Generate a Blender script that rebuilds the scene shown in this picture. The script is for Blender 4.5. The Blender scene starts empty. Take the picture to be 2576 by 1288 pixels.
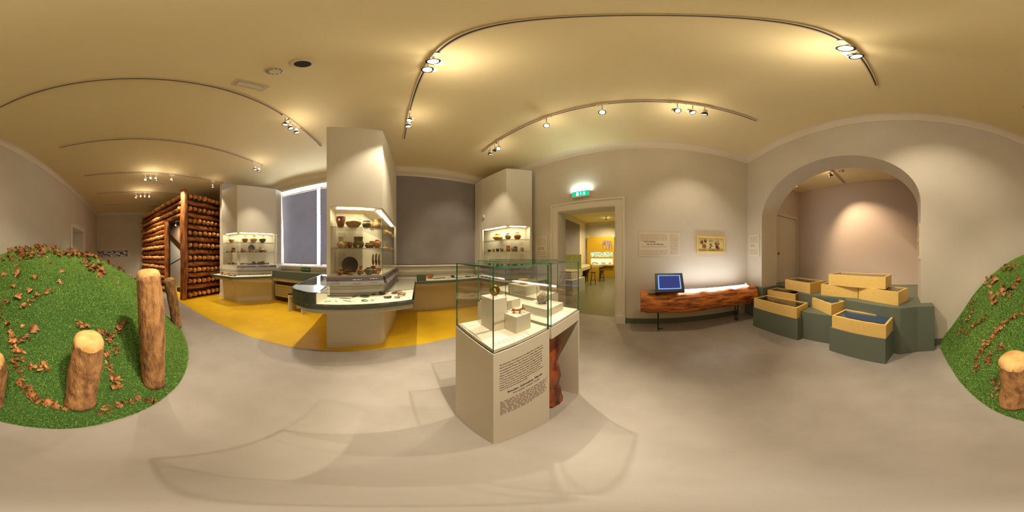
import bpy, bmesh, math, random
import numpy as np
from mathutils import Vector, Matrix, noise
from mathutils.bvhtree import BVHTree
from math import pi, sin, cos, tan, radians, hypot, atan2, sqrt

random.seed(7)
SC = bpy.context.scene
COL = SC.collection

# ------------------------------------------------------------------ camera, world, exposure
EYE = 1.55
A0 = 47.4
cd = bpy.data.cameras.new('camera')
cam = bpy.data.objects.new('camera', cd)
COL.objects.link(cam)
cam.location = (0, 0, EYE)
cam.rotation_euler = (pi / 2, 0, radians(A0 - 90))
cd.type = 'PANO'
try:
    cd.cycles.panorama_type = 'EQUIRECTANGULAR'
except Exception:
    cd.panorama_type = 'EQUIRECTANGULAR'
cd.clip_start = 0.01
SC.camera = cam

wd = bpy.data.worlds.new('daylight')
SC.world = wd
wd.use_nodes = True
wd.node_tree.nodes['Background'].inputs[0].default_value = (0.80, 0.86, 1.0, 1)
wd.node_tree.nodes['Background'].inputs[1].default_value = 26.0

SC.view_settings.view_transform = 'Standard'
SC.view_settings.look = 'None'
SC.view_settings.gamma = 1
SC.view_settings.use_curve_mapping = False
SC.view_settings.exposure = 0.0
try:
    SC.cycles.use_denoising = True
    SC.cycles.denoiser = 'OPENIMAGEDENOISE'
    SC.cycles.max_bounces = 14
    SC.cycles.diffuse_bounces = 5
    SC.cycles.glossy_bounces = 5
    SC.cycles.transparent_max_bounces = 28
    SC.cycles.use_adaptive_sampling = True
    SC.cycles.adaptive_threshold = 0.015
    SC.cycles.transmission_bounces = 8
    SC.cycles.caustics_reflective = False
    SC.cycles.caustics_refractive = False
    SC.cycles.sample_clamp_indirect = 4
except Exception:
    pass
FILL_W = 1.8
LAMP_W = 150.0                      # watts of an ordinary track spotlight
WARM = (1.0, 0.865, 0.655)

# ------------------------------------------------------------------ projection helpers (survey of the place)
def ang(x, y):
    return radians(A0 - (x - 1288) / 2576 * 360), (644 - y) / 1288 * pi
def atz(x, y, z=0.0):
    t, e = ang(x, y); d = (z - EYE) / tan(e)
    return Vector((d * cos(t), d * sin(t), z))
def atY(x, y, Y):
    t, e = ang(x, y); d = Y / sin(t)
    return Vector((d * cos(t), Y, EYE + d * tan(e)))
def atX(x, y, X):
    t, e = ang(x, y); d = X / cos(t)
    return Vector((X, d * sin(t), EYE + d * tan(e)))
def on_line(x, a, b):
    """plan point where the bearing of column x meets the plan line a-b"""
    t, _ = ang(x, 644); d = Vector((cos(t), sin(t)))
    e = Vector((b[0] - a[0], b[1] - a[1]))
    det = d.x * (-e.y) + e.x * d.y
    s = (a[0] * (-e.y) + e.x * a[1]) / det
    return Vector((d.x * s, d.y * s))

# ------------------------------------------------------------------ materials
def lin(c):
    return tuple(((v / 255) / 12.92 if v / 255 <= .04045 else ((v / 255 + .055) / 1.055) ** 2.4) for v in c) + (1,)
def rgb(*c): return lin(c)

def mat(name, col, rough=0.6, metal=0.0, spec=0.5, col2=None, scale=8.0, stretch=(1, 1, 1), bump=0.0,
        bscale=None, detail=4.0, ramp=(0.35, 0.65), rnd=0.0, coat=0.0):
    m = bpy.data.materials.new(name); m.use_nodes = True
    nt = m.node_tree; b = nt.nodes['Principled BSDF']
    b.inputs['Base Color'].default_value = col
    b.inputs['Roughness'].default_value = rough
    b.inputs['Metallic'].default_value = metal
    b.inputs['Specular IOR Level'].default_value = spec
    b.inputs['Coat Weight'].default_value = coat
    if col2 or bump:
        tc = nt.nodes.new('ShaderNodeTexCoord'); mp = nt.nodes.new('ShaderNodeMapping')
        mp.inputs['Scale'].default_value = stretch
        nt.links.new(tc.outputs['Object'], mp.inputs[0])
    out = None
    if col2:
        n = nt.nodes.new('ShaderNodeTexNoise'); n.inputs['Scale'].default_value = scale
        n.inputs['Detail'].default_value = detail
        nt.links.new(mp.outputs[0], n.inputs['Vector'])
        r = nt.nodes.new('ShaderNodeValToRGB')
        r.color_ramp.elements[0].position = ramp[0]; r.color_ramp.elements[0].color = col
        r.color_ramp.elements[1].position = ramp[1]; r.color_ramp.elements[1].color = col2
        nt.links.new(n.outputs['Fac'], r.inputs[0])
        out = r.outputs[0]
        nt.links.new(out, b.inputs['Base Color'])
    if rnd:
        oi = nt.nodes.new('ShaderNodeObjectInfo')
        mr = nt.nodes.new('ShaderNodeMapRange'); mr.inputs[3].default_value = 1 - rnd; mr.inputs[4].default_value = 1 + rnd
        nt.links.new(oi.outputs['Random'], mr.inputs[0])
        hs = nt.nodes.new('ShaderNodeHueSaturation')
        if out: nt.links.new(out, hs.inputs['Color'])
        else: hs.inputs['Color'].default_value = col
        nt.links.new(mr.outputs[0], hs.inputs['Value'])
        nt.links.new(hs.outputs[0], b.inputs['Base Color'])
    if bump:
        n2 = nt.nodes.new('ShaderNodeTexNoise'); n2.inputs['Scale'].default_value = bscale or scale * 2
        n2.inputs['Detail'].default_value = 5
        nt.links.new(mp.outputs[0], n2.inputs['Vector'])
        bp = nt.nodes.new('ShaderNodeBump'); bp.inputs['Strength'].default_value = bump
        bp.inputs['Distance'].default_value = 0.02
        nt.links.new(n2.outputs['Fac'], bp.inputs['Height'])
        nt.links.new(bp.outputs[0], b.inputs['Normal'])
    return m

def emis(name, col, strength):
    m = bpy.data.materials.new(name); m.use_nodes = True
    nt = m.node_tree; nt.nodes.remove(nt.nodes['Principled BSDF'])
    e = nt.nodes.new('ShaderNodeEmission'); e.inputs[0].default_value = col; e.inputs[1].default_value = strength
    nt.links.new(e.outputs[0], nt.nodes['Material Output'].inputs[0])
    return m

def glass_mat(name, tint=(0.982, 0.986, 0.974, 1), refl=1.0):
    m = bpy.data.materials.new(name); m.use_nodes = True
    nt = m.node_tree; nt.nodes.remove(nt.nodes['Principled BSDF'])
    tr = nt.nodes.new('ShaderNodeBsdfTransparent'); tr.inputs[0].default_value = tint
    gl = nt.nodes.new('ShaderNodeBsdfGlossy'); gl.inputs['Roughness'].default_value = 0.0
    lw = nt.nodes.new('ShaderNodeLayerWeight'); lw.inputs[0].default_value = .5
    fr = nt.nodes.new('ShaderNodeMath'); fr.operation = 'POWER'; fr.inputs[1].default_value = 5
    nt.links.new(lw.outputs['Facing'], fr.inputs[0])
    mu = nt.nodes.new('ShaderNodeMath'); mu.operation = 'MULTIPLY_ADD'; mu.inputs[1].default_value = .85 * refl; mu.inputs[2].default_value = .035
    mu.use_clamp = True
    mx = nt.nodes.new('ShaderNodeMixShader')
    nt.links.new(fr.outputs[0], mu.inputs[0]); nt.links.new(mu.outputs[0], mx.inputs[0])
    nt.links.new(tr.outputs[0], mx.inputs[1]); nt.links.new(gl.outputs[0], mx.inputs[2])
    nt.links.new(mx.outputs[0], nt.nodes['Material Output'].inputs[0])
    return m

def wood_mat(name, c1, c2, scale=3.0, stretch=(1, 6, 6), rough=0.5, dist=2.0, bump=0.0):
    m = bpy.data.materials.new(name); m.use_nodes = True
    nt = m.node_tree; b = nt.nodes['Principled BSDF']
    tc = nt.nodes.new('ShaderNodeTexCoord'); mp = nt.nodes.new('ShaderNodeMapping'); mp.inputs['Scale'].default_value = stretch
    nt.links.new(tc.outputs['Object'], mp.inputs[0])
    n = nt.nodes.new('ShaderNodeTexNoise'); n.inputs['Scale'].default_value = scale; n.inputs['Detail'].default_value = 3
    n.inputs['Distortion'].default_value = dist
    nt.links.new(mp.outputs[0], n.inputs['Vector'])
    ml = nt.nodes.new('ShaderNodeMath'); ml.operation = 'MULTIPLY'; ml.inputs[1].default_value = 14
    fr = nt.nodes.new('ShaderNodeMath'); fr.operation = 'PINGPONG'; fr.inputs[1].default_value = 1
    nt.links.new(n.outputs['Fac'], ml.inputs[0]); nt.links.new(ml.outputs[0], fr.inputs[0])
    r = nt.nodes.new('ShaderNodeValToRGB')
    r.color_ramp.elements[0].position = 0.05; r.color_ramp.elements[0].color = c2
    r.color_ramp.elements[1].position = 0.4; r.color_ramp.elements[1].color = c1
    nt.links.new(fr.outputs[0], r.inputs[0]); nt.links.new(r.outputs[0], b.inputs['Base Color'])
    b.inputs['Roughness'].default_value = rough
    if bump:
        bp = nt.nodes.new('ShaderNodeBump'); bp.inputs['Strength'].default_value = bump; bp.inputs['Distance'].default_value = .01
        nt.links.new(fr.outputs[0], bp.inputs['Height']); nt.links.new(bp.outputs[0], b.inputs['Normal'])
    return m

M = {}
M['wall'] = mat('wall_paint', rgb(212, 203, 186), .85, col2=rgb(207, 198, 181), scale=1.5)
M['alcove'] = mat('alcove_paint', rgb(206, 190, 180), .85)
M['cove'] = mat('cove_paint', rgb(226, 214, 190), .85)
M['ceiling'] = mat('ceiling_paint', rgb(238, 219, 170), .9, col2=rgb(240, 222, 176), scale=.7)
M['floor'] = mat('grey_linoleum', rgb(168, 160, 152), .38, col2=rgb(158, 150, 142), scale=2.5, bump=.02, bscale=3)
M['floor2'] = mat('olive_linoleum', rgb(120, 116, 90), .3)
M['yellow'] = mat('yellow_linoleum', rgb(224, 180, 40), .36, col2=rgb(214, 171, 36), scale=3)
M['white'] = mat('white_paint', rgb(232, 224, 208), .5)
M['cab'] = mat('cabinet_laminate', rgb(214, 206, 188), .5)
M['cabin'] = mat('cabinet_inner_white', rgb(236, 230, 212), .6)
M['green'] = mat('green_laminate', rgb(80, 90, 78), .45)
M['greenP'] = mat('green_plinth', rgb(102, 110, 96), .5)
M['blind'] = mat('grey_blind', rgb(140, 132, 134), .8, col2=rgb(134, 126, 128), scale=2)
_nt = M['blind'].node_tree; _tl = _nt.nodes.new('ShaderNodeBsdfTranslucent'); _tl.inputs[0].default_value = (.0055, .006, .0078, 1)
_ad = _nt.nodes.new('ShaderNodeAddShader'); _nt.links.new(_nt.nodes['Principled BSDF'].outputs[0], _ad.inputs[0]); _nt.links.new(_tl.outputs[0], _ad.inputs[1]); _nt.links.new(_ad.outputs[0], _nt.nodes['Material Output'].inputs[0])
M['glass'] = glass_mat('clear_glass')
M['glasstop'] = glass_mat('counter_glass', refl=1.0)
M['gedge'] = mat('green_glass_edge', rgb(14, 112, 72), .15, spec=.8)
M['gedge_s'] = mat('green_shelf_edge', rgb(50, 100, 78), .2, spec=.8)
M['bark'] = mat('bark', rgb(176, 128, 78), .85, col2=rgb(112, 74, 42), scale=19, stretch=(1, 1, .35), bump=1.0, bscale=40, ramp=(.4, .7))
M['cutwood'] = mat('fresh_cut_wood', rgb(220, 180, 116), .7, col2=rgb(196, 148, 84), scale=12, bump=.25)
M['darkbark'] = mat('oiled_log', rgb(206, 120, 44), .42, col2=rgb(92, 38, 12), scale=2.6, stretch=(1, 1, 9), bump=.9, bscale=5, detail=8, ramp=(.38, .62), coat=.25)
M['houselog'] = mat('stained_log', rgb(206, 124, 50), .5, col2=rgb(92, 42, 16), scale=3, stretch=(7, 7, 1), bump=1, bscale=8, detail=7, ramp=(.36, .66), rnd=.2)
M['houseend'] = mat('hewn_log_end', rgb(230, 164, 88), .55, col2=rgb(186, 116, 54), scale=7, bump=.5, bscale=22, rnd=.25)
M['mud'] = mat('dark_mud', rgb(64, 36, 20), .9, col2=rgb(40, 22, 12), scale=6, bump=1)
M['turfbase'] = mat('turf_backing', rgb(50, 84, 30), .95)
M['turf'] = mat('turf_blades', rgb(168, 200, 96), .55, col2=rgb(84, 134, 48), scale=70, detail=1)
M['leaf'] = mat('dry_leaf', rgb(180, 122, 68), .6, col2=rgb(116, 66, 34), scale=18, rnd=.35)
M['twig'] = mat('dry_twig', rgb(120, 70, 36), .8)
M['ply'] = wood_mat('pine_plywood', rgb(236, 200, 118), rgb(226, 186, 104), 2.2, (1.2, 6, 6), .5)
M['black'] = mat('black_metal', rgb(22, 20, 18), .4)
M['darkglass'] = mat('dark_glass', rgb(26, 18, 18), .05, spec=.8)
M['bluepan'] = mat('blue_panel', rgb(58, 84, 132), .06, spec=.8)
M['track'] = mat('track_white', rgb(206, 192, 168), .5)
M['slot'] = mat('track_slot', rgb(60, 36, 22), .7)
M['lampw'] = mat('lamp_white', rgb(220, 206, 180), .4)
M['lens'] = emis('lamp_lens', (1, .93, .78, 1), 40)
M['lensdim'] = emis('lamp_lens_side', (1, .93, .80, 1), 14)
M['led'] = emis('led_panel', (1, .86, .56, 1), 38)
M['strip'] = emis('bench_light', (.93, .97, 1, 1), 15)
M['screen'] = emis('monitor_screen', (.045, .055, .20, 1), 1.0)
M['screenrim'] = emis('monitor_border', (.22, .42, 1, 1), 1.3)
M['exitg'] = emis('exit_green', (.0, .62, .30, 1), 1.3)
M['exitw'] = emis('exit_white', (.80, 1, .93, 1), 2.4)
M['exitup'] = emis('exit_glow_tube', (.78, 1, .90, 1), 200)
M['signgreen'] = mat('sign_green', rgb(0, 116, 62), .4)
M['panel'] = mat('text_panel', rgb(222, 210, 188), .5)
M['ink'] = mat('ink_brown', rgb(110, 76, 58), .8)
M['inkdark'] = mat('ink_black', rgb(48, 34, 30), .8)
M['inkpale'] = mat('ink_grey', rgb(178, 156, 130), .8)
M['mauve'] = mat('caption_mauve', rgb(64, 52, 56), .5)
M['capgrey'] = mat('caption_grey', rgb(122, 116, 112), .5)
M['brass'] = mat('brass', rgb(150, 110, 50), .3, metal=.9)
M['bronze'] = mat('green_bronze', rgb(96, 104, 62), .6, col2=rgb(60, 62, 38), scale=30, bump=.4)
M['iron'] = mat('rusty_iron', rgb(76, 54, 42), .7, col2=rgb(46, 34, 30), scale=30, bump=.4)
M['bone'] = mat('bone', rgb(206, 178, 130), .6)
M['gold'] = mat('copper_ring', rgb(176, 110, 60), .35, metal=.6)
M['stone'] = mat('grey_stone', rgb(150, 138, 116), .85, col2=rgb(104, 94, 76), scale=14, bump=1, bscale=30)
M['yellowwall'] = mat('yellow_panel', rgb(214, 168, 36), .6)
M['cream'] = mat('cream_counter', rgb(222, 206, 150), .5)
M['drawing'] = mat('map_board', rgb(190, 190, 110), .7, col2=rgb(150, 160, 90), scale=12)
M['foliage'] = emis('lit_picture', (.55, .72, .42, 1), 1.6)
M['litback'] = emis('lit_niche', (1, .84, .50, 1), 1.25)
M['brown'] = mat('brown_seat', rgb(86, 48, 28), .6)
M['floorscuff'] = mat('shadow_line', rgb(150, 144, 130), .5)  # plain grey-beige, assigned to no mesh
CL = {}
for k, a, b in (('red', (150, 84, 44), (96, 48, 28)), ('buff', (206, 176, 122), (176, 142, 92)), ('grey', (150, 136, 106), (104, 92, 70)),
                ('dark', (62, 52, 44), (40, 34, 30)), ('orange', (196, 128, 62), (150, 90, 42)), ('yellow', (214, 176, 92), (180, 138, 64)),
                ('olive', (118, 106, 70), (84, 74, 48)), ('pale', (216, 198, 154), (190, 166, 120)), ('slate', (84, 80, 84), (56, 54, 58))):
    CL[k] = mat('clay_' + k, rgb(*a), .65, col2=rgb(*b), scale=9, bump=.25, bscale=30)

# ------------------------------------------------------------------ mesh helpers
class MB:
    def __init__(s): s.v = []; s.f = []; s.m = []
    def add(s, vs, fs, mi=0):
        o = len(s.v); s.v += [tuple(v) for v in vs]
        s.f += [tuple(i + o for i in f) for f in fs]; s.m += [mi] * len(fs)
    def prism(s, poly, z0, z1, mi=0, mtop=None, mbot=None):
        n = len(poly)
        ar = sum(poly[i][0] * poly[(i + 1) % n][1] - poly[(i + 1) % n][0] * poly[i][1] for i in range(n))
        if ar < 0: poly = list(reversed(poly))
        vs = [(p[0], p[1], z0) for p in poly] + [(p[0], p[1], z1) for p in poly]
        s.add(vs, [(i, (i + 1) % n, n + (i + 1) % n, n + i) for i in range(n)], mi)
        o = len(s.v) - 2 * n
        s.f.append(tuple(o + i for i in reversed(range(n)))); s.m.append(mi if mbot is None else mbot)
        s.f.append(tuple(o + n + i for i in range(n))); s.m.append(mi if mtop is None else mtop)
    def box(s, x0, x1, y0, y1, z0, z1, mi=0):
        s.prism([(x0, y0), (x1, y0), (x1, y1), (x0, y1)], z0, z1, mi)
    def obox(s, c, ex, ey, ez, mi=0, R=None):
        """box of half extents ex,ey,ez about c, rotated by R"""
        vs = []
        for z in (-ez, ez):
            for x, y in ((-ex, -ey), (ex, -ey), (ex, ey), (-ex, ey)):
                v = Vector((x, y, z));
                if R: v = R @ v
                vs.append(v + Vector(c))
        s.add(vs, [(3, 2, 1, 0), (4, 5, 6, 7), (0, 1, 5, 4), (1, 2, 6, 5), (2, 3, 7, 6), (3, 0, 4, 7)], mi)
    def tube(s, pts, r, n=10, mi=0, cap=True, rfun=None, twist=None):
        pts = [Vector(p) for p in pts]; rings = []
        up = Vector((0, 0, 1))
        d0 = (pts[1] - pts[0]).normalized()
        if abs(d0.z) > .9: up = Vector((1, 0, 0))
        for i, p in enumerate(pts):
            d = (pts[min(i + 1, len(pts) - 1)] - pts[max(i - 1, 0)]).normalized()
            a = d.cross(up).normalized(); b = a.cross(d)
            rr = r[i] if isinstance(r, (list, tuple)) else r
            ring = []
            for k in range(n):
                t = 2 * pi * k / n
                q = rr * (rfun(i, k, t) if rfun else 1)
                ring.append(p + a * cos(t) * q + b * sin(t) * q)
            rings.append(ring)
        vs = [v for r_ in rings for v in r_]; m = len(pts)
        fs = [(i * n + k, i * n + (k + 1) % n, (i + 1) * n + (k + 1) % n, (i + 1) * n + k) for i in range(m - 1) for k in range(n)]
        if cap: fs += [tuple(reversed(range(n))), tuple((m - 1) * n + k for k in range(n))]
        s.add(vs, fs, mi)
    def lathe(s, prof, n=24, mi=0, c=(0, 0, 0), R=None, mfun=None):
        c = Vector(c); vs = []
        for (r, z) in prof:
            for k in range(n):
                t = 2 * pi * k / n; v = Vector((r * cos(t), r * sin(t), z))
                if R: v = R @ v
                vs.append(v + c)
        o = len(s.v); s.v += [tuple(v) for v in vs]
        for i in range(len(prof) - 1):
            for k in range(n):
                s.f.append((o + i * n + k, o + i * n + (k + 1) % n, o + (i + 1) * n + (k + 1) % n, o + (i + 1) * n + k))
                s.m.append(mfun(i) if mfun else mi)
        if prof[0][0] > 1e-5:
            s.f.append(tuple(o + k for k in reversed(range(n)))); s.m.append(mfun(0) if mfun else mi)
    def build(s, name, mats, parent=None, smooth=False, loc=None, rotz=0.0, bevel=0, origin=None, auto=None):
        if not isinstance(mats, (list, tuple)): mats = [mats]
        me = bpy.data.meshes.new(name)
        vs = s.v
        if origin is not None:
            ox, oy, oz = origin
            vs = [(v[0] - ox, v[1] - oy, v[2] - oz) for v in vs]
        me.from_pydata(vs, [], s.f); me.update()
        for m_ in mats: me.materials.append(m_)
        me.polygons.foreach_set('material_index', s.m)
        if smooth:
            me.polygons.foreach_set('use_smooth', [True] * len(me.polygons))
            if auto: me.set_sharp_from_angle(angle=radians(auto))
        o = bpy.data.objects.new(name, me); COL.objects.link(o)
        if origin is not None: o.location = origin
        if loc is not None: o.location = loc
        if rotz: o.rotation_euler.z = rotz
        if parent is not None:
            o.parent = parent
            if origin is not None:
                o.location = Vector(origin) - parent.location
        if bevel:
            bv = o.modifiers.new('bevel', 'BEVEL'); bv.width = bevel; bv.segments = 2; bv.limit_method = 'ANGLE'
        return o

def tag(o, label=None, cat=None, group=None, kind=None):
    if label: o['label'] = label
    if cat: o['category'] = cat
    if group: o['group'] = group
    if kind: o['kind'] = kind
    return o
def thing(name, label, cat, loc=(0, 0, 0), group=None, rotz=0):
    o = bpy.data.objects.new(name, None); COL.objects.link(o)
    o.location = loc; o.rotation_euler.z = rotz; o.empty_display_size = .1
    return tag(o, label, cat, group)
def struct(o): o['kind'] = 'structure'; return o
def wpart(mb, name, mats, parent, **k):
    """part whose mesh is given in world coordinates"""
    o = mb.build(name, mats, None, **k)
    o.parent = parent; o.location = Vector(o.location) - parent.location
    return o
def copy_tree(o, parent=None, only=None):
    c = o.copy(); COL.objects.link(c)
    if parent: c.parent = parent
    for ch in [x for x in o.children]: copy_tree(ch, c)
    return c

def frame(o, right, up=(0, 0, 1)):
    r = Vector(right).normalized(); u = Vector(up).normalized(); n = r.cross(u)
    m = Matrix((r, u, n)).transposed().to_4x4(); m.translation = Vector(o)
    return m
def text(name, s, size, mtx, material, parent, align='LEFT', bold=0.0, sx=1.0):
    cu = bpy.data.curves.new(name, 'FONT'); cu.body = s; cu.size = size; cu.align_x = align
    cu.extrude = .0004; cu.offset = bold; cu.resolution_u = 2
    t = bpy.data.objects.new(name, cu); COL.objects.link(t)
    dg = bpy.context.evaluated_depsgraph_get(); dg.update()
    me = bpy.data.meshes.new_from_object(t.evaluated_get(dg))
    bpy.data.objects.remove(t)
    me.transform(mtx @ Matrix.Scale(sx, 4, (1, 0, 0)))
    if parent: me.transform(Matrix.Translation(-parent.location))
    me.materials.clear(); me.materials.append(material)
    o = bpy.data.objects.new(name, me); COL.objects.link(o)
    if parent: o.parent = parent
    return o
def dashes(name, mtx, w, n, pitch, h, material, parent, ragged=.06, seed=1, last=1.0, word=.045):
    """lines of writing too small to read: word-long strokes"""
    rn = random.Random(seed); mb = MB()
    for i in range(n):
        x = 0; end = w * (1 - rn.random() * ragged) * (last if i == n - 1 else 1)
        while x < end - .004:
            l = min(word * (.35 + rn.random()), end - x); y = -i * pitch
            q = [mtx @ Vector(p) for p in ((x, y, 0), (x + l, y, 0), (x + l, y + h, 0), (x, y + h, 0))]
            nn = (mtx.to_3x3() @ Vector((0, 0, .0006)))
            mb.add(q + [p + nn for p in q], [(4, 5, 6, 7), (0, 1, 5, 4), (1, 2, 6, 5), (2, 3, 7, 6), (3, 0, 4, 7)])
            x += l + word * .28
    o = mb.build(name, material)
    if parent: o.parent = parent; o.location = -parent.location
    return o

# ------------------------------------------------------------------ room shell
DX = 3.53; AY = -2.506; WY = 4.80; FX = -10.6
ZW = 4.30; ZC = 4.46
T = .5
mb = MB(); mb.box(FX - .3, DX + .35, AY - .5, WY + .3, -.1, 0); struct(mb.build('floor', M['floor']))
mb = MB(); mb.box(FX - .3, DX + .35, AY - .5, WY + .6, ZC, ZC + .15); struct(mb.build('ceiling', M['ceiling']))
yl = [(FX, .75), (-5.56, 1.44), (-3.5, 1.66), (-2.09, 1.89), (-1.37, 2.05), (-.65, 2.27), (.1, 2.47), (1.08, 2.64), (2.2, 2.76), (DX, 2.84)]
mb = MB(); mb.prism(yl + [(DX, WY), (FX, WY)], 0, .003); struct(mb.build('floor_yellow', M['yellow']))
# far wall
mb = MB(); mb.box(FX - .3, FX, AY - .5, WY + .3, 0, ZC); struct(mb.build('wall_far', M['wall']))
# door wall with opening y .70..2.13, z 2.68
OY0, OY1, OZ = .682, 2.128, 2.68
mb = MB()
mb.box(DX, DX + .35, AY - .5, OY0, 0, ZC); mb.box(DX, DX + .35, OY1, WY + .3, 0, ZC); mb.box(DX, DX + .35, OY0, OY1, OZ, ZC)
struct(mb.build('wall_right', M['wall']))
# window wall with a real opening behind the left blind
WX0, WX1, WZ0, WZ1 = -3.98, -.75, 1.22, 4.06
mb = MB()
mb.box(FX - .3, WX0, WY, WY + .3, 0, ZC); mb.box(WX1, DX + .35, WY, WY + .3, 0, ZC)
mb.box(WX0, WX1, WY, WY + .3, 0, WZ0); mb.box(WX0, WX1, WY, WY + .3, WZ1, ZC)
struct(mb.build('wall_window', M['wall']))
# arch wall: Y from AY to AY-.5, arch opening and a door opening further along
AX0, AX1, AS, AB = -.277, 2.945, 2.40, 1.08
def arch_pts(n=40):
    c = (AX0 + AX1) / 2; a = (AX1 - AX0) / 2
    return [(c + a * cos(pi * i / n), AS + AB * sin(pi * i / n)) for i in range(n + 1)]
def wall_with_profile(name, y0, y1, left, right, prof, top, material):
    """wall slab between x=left and x=right, cut by the opening prof (x,z list from right foot to left foot)"""
    mb = MB()
    pr = [(prof[0][0], 0)] + prof + [(prof[-1][0], 0)]
    mb.box(left, pr[-1][0], y0, y1, 0, top); mb.box(pr[0][0], right, y0, y1, 0, top)
    for i in range(len(prof) - 1):
        (xa, za), (xb, zb) = prof[i], prof[i + 1]
        vs = [(xb, y0, zb), (xa, y0, za), (xa, y0, top), (xb, y0, top), (xb, y1, zb), (xa, y1, za), (xa, y1, top), (xb, y1, top)]
        mb.add(vs, [(0, 1, 2, 3), (7, 6, 5, 4), (0, 4, 5, 1)])
    return struct(mb.build(name, material))
DA, DB, DZ = -7.66, -6.15, 2.74
wall_with_profile('wall_arch', AY - T, AY, DB, DX, arch_pts(), ZC, M['wall'])
mb = MB(); mb.box(FX, DA, AY - T, AY, 0, ZC); mb.box(DA, DB, AY - T, AY, DZ, ZC)
struct(mb.build('wall_arch_far', M['wall']))
# cove band between wall and ceiling
def cove(name, a, b, nrm):
    a = Vector(a); b = Vector(b); n = Vector(nrm); mb = MB(); prof = []
    for i in range(7):
        t = pi / 2 * i / 6; prof.append((.10 * (1 - cos(t)), ZW + (ZC - ZW) * sin(t)))
    prof = [(0.012, ZW - .004)] + [(p + .012, z) for p, z in prof]
    vs = []
    for p in (a, b):
        for o_, z in prof: vs.append((p.x + n.x * o_, p.y + n.y * o_, z))
        vs.append((p.x, p.y, ZC)); vs.append((p.x, p.y, ZW - .004))
    k = len(prof) + 2
    fs = [(i, i + 1, k + i + 1, k + i) for i in range(k - 1)] + [(k - 1, 0, k, 2 * k - 1)]
    fs += [tuple(range(k)), tuple(reversed(range(k, 2 * k)))]
    mb.add(vs, fs); return struct(mb.build(name, M['cove'], smooth=False))
cove('trim_1', (DX, AY), (DX, WY), (-1, 0)); cove('trim_2', (FX, AY), (DX, AY), (0, 1))
cove('trim_3', (FX, AY), (FX, WY), (1, 0)); cove('trim_4', (FX, WY), (DX, WY), (0, -1))
# door casing of the passage (door wall)
cas = thing('door_1', 'white moulded door casing around the passage to the yellow room', 'door', (DX, 1.4, 0)); struct(cas)
def casing(parent, X, y0, y1, z1, w, sgn, ax='x'):
    for k, (wi, th, off) in enumerate(((w, .03, 0), (.036, .055, w - .034), (.02, .045, .003))):
        mb = MB()
        for lo, hi in ((y0 - off - wi, y0 - off), (y1 + off, y1 + off + wi)):
            z0 = .0
            if ax == 'x': mb.box(X + min(0, sgn * th), X + max(0, sgn * th), lo, hi, z0, z1 + off + wi)
            else: mb.box(lo, hi, X + min(0, sgn * th), X + max(0, sgn * th), z0, z1 + off + wi)
        if ax == 'x': mb.box(X + min(0, sgn * th), X + max(0, sgn * th), y0 - off, y1 + off, z1 + off, z1 + off + wi)
        else: mb.box(y0 - off, y1 + off, X + min(0, sgn * th), X + max(0, sgn * th), z1 + off, z1 + off + wi)
        wpart(mb, 'architrave' if k == 0 else 'moulding', M['white'], parent)
casing(cas, DX, OY0, OY1, OZ, .205, -1)
mb = MB(); mb.box(DX - .06, DX, OY0 - .215, OY0 - .004, 0, .2); mb.box(DX - .06, DX, OY1 + .004, OY1 + .215, 0, .2); wpart(mb, 'plinth_block', M['white'], cas)
mb = MB(); mb.box(DX - .034, DX + .36, OY0 - .002, OY0 + .010, 0, OZ); mb.box(DX - .034, DX + .36, OY1 - .010, OY1 + .002, 0, OZ); mb.box(DX - .034, DX + .36, OY0 + .0105, OY1 - .0105, OZ - .010, OZ + .002)
wpart(mb, 'jamb_lining', M['white'], cas)
# far doorway in the arch wall
cas2 = thing('door_2', 'white door casing in the wall behind the turf mound', 'door', (-6.9, AY, 0)); struct(cas2)
casing(cas2, AY, DA, DB, DZ, .2, 1, 'y')
mb = MB(); mb.box(DB - .55, DB - .50, AY - .50, AY - .46, 0, 2.3); wpart(mb, 'door_edge', M['slot'], cas2)
mb = MB(); mb.box(DA - .2, DB + .2, AY - 2.3, AY - 2.2, 0, ZC); struct(mb.build('wall_corridor', M['wall']))
mb = MB(); mb.box(DA - .3, DA - .2, AY - 2.3, AY - T, 0, ZC); mb.box(DB + .2, DB + .3, AY - 2.3, AY - T, 0, ZC); struct(mb.build('wall_corridor_side', M['wall']))
mb = MB(); mb.box(DA - .3, DB + .3, AY - 2.3, AY - T, -.1, 0); struct(mb.build('floor_corridor', M['floor']))
mb = MB(); mb.box(DA - .3, DB + .3, AY - 2.3, AY - T, 3.2, 3.3); struct(mb.build('ceiling_corridor', M['ceiling']))
# alcove behind the arch
ALX0, ALX1, ALY, ALZ = -.6, 3.13, -4.23, 3.70
mb = MB(); mb.box(ALX0, ALX1, ALY - .2, ALY, 0, ALZ); struct(mb.build('wall_alcove_back', M['alcove']))
mb = MB(); mb.box(ALX1, ALX1 + .2, ALY - .2, AY - T, 0, ALZ); struct(mb.build('wall_alcove_left', M['alcove']))
mb = MB(); mb.box(ALX0 - .2, ALX0, ALY - .2, AY - T, 0, ALZ); struct(mb.build('wall_alcove_right', M['alcove']))
mb = MB(); mb.box(ALX0 - .2, ALX1 + .2, ALY - .2, AY - T, ALZ, ALZ + .2); struct(mb.build('ceiling_alcove', M['ceiling']))
mb = MB(); mb.box(ALX0 - .2, ALX1 + .2, ALY - .2, AY - T, -.1, 0); struct(mb.build('floor_alcove', M['floor']))
d3 = thing('door_3', 'flush pale door in the side wall of the arched alcove', 'door', (ALX1, -3.6, .81)); struct(d3)
mb = MB(); mb.box(ALX1 - .03, ALX1 - .004, -4.02, -3.18, .81, 2.68); wpart(mb, 'door_leaf', M['wall'], d3)
mb = MB()
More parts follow.
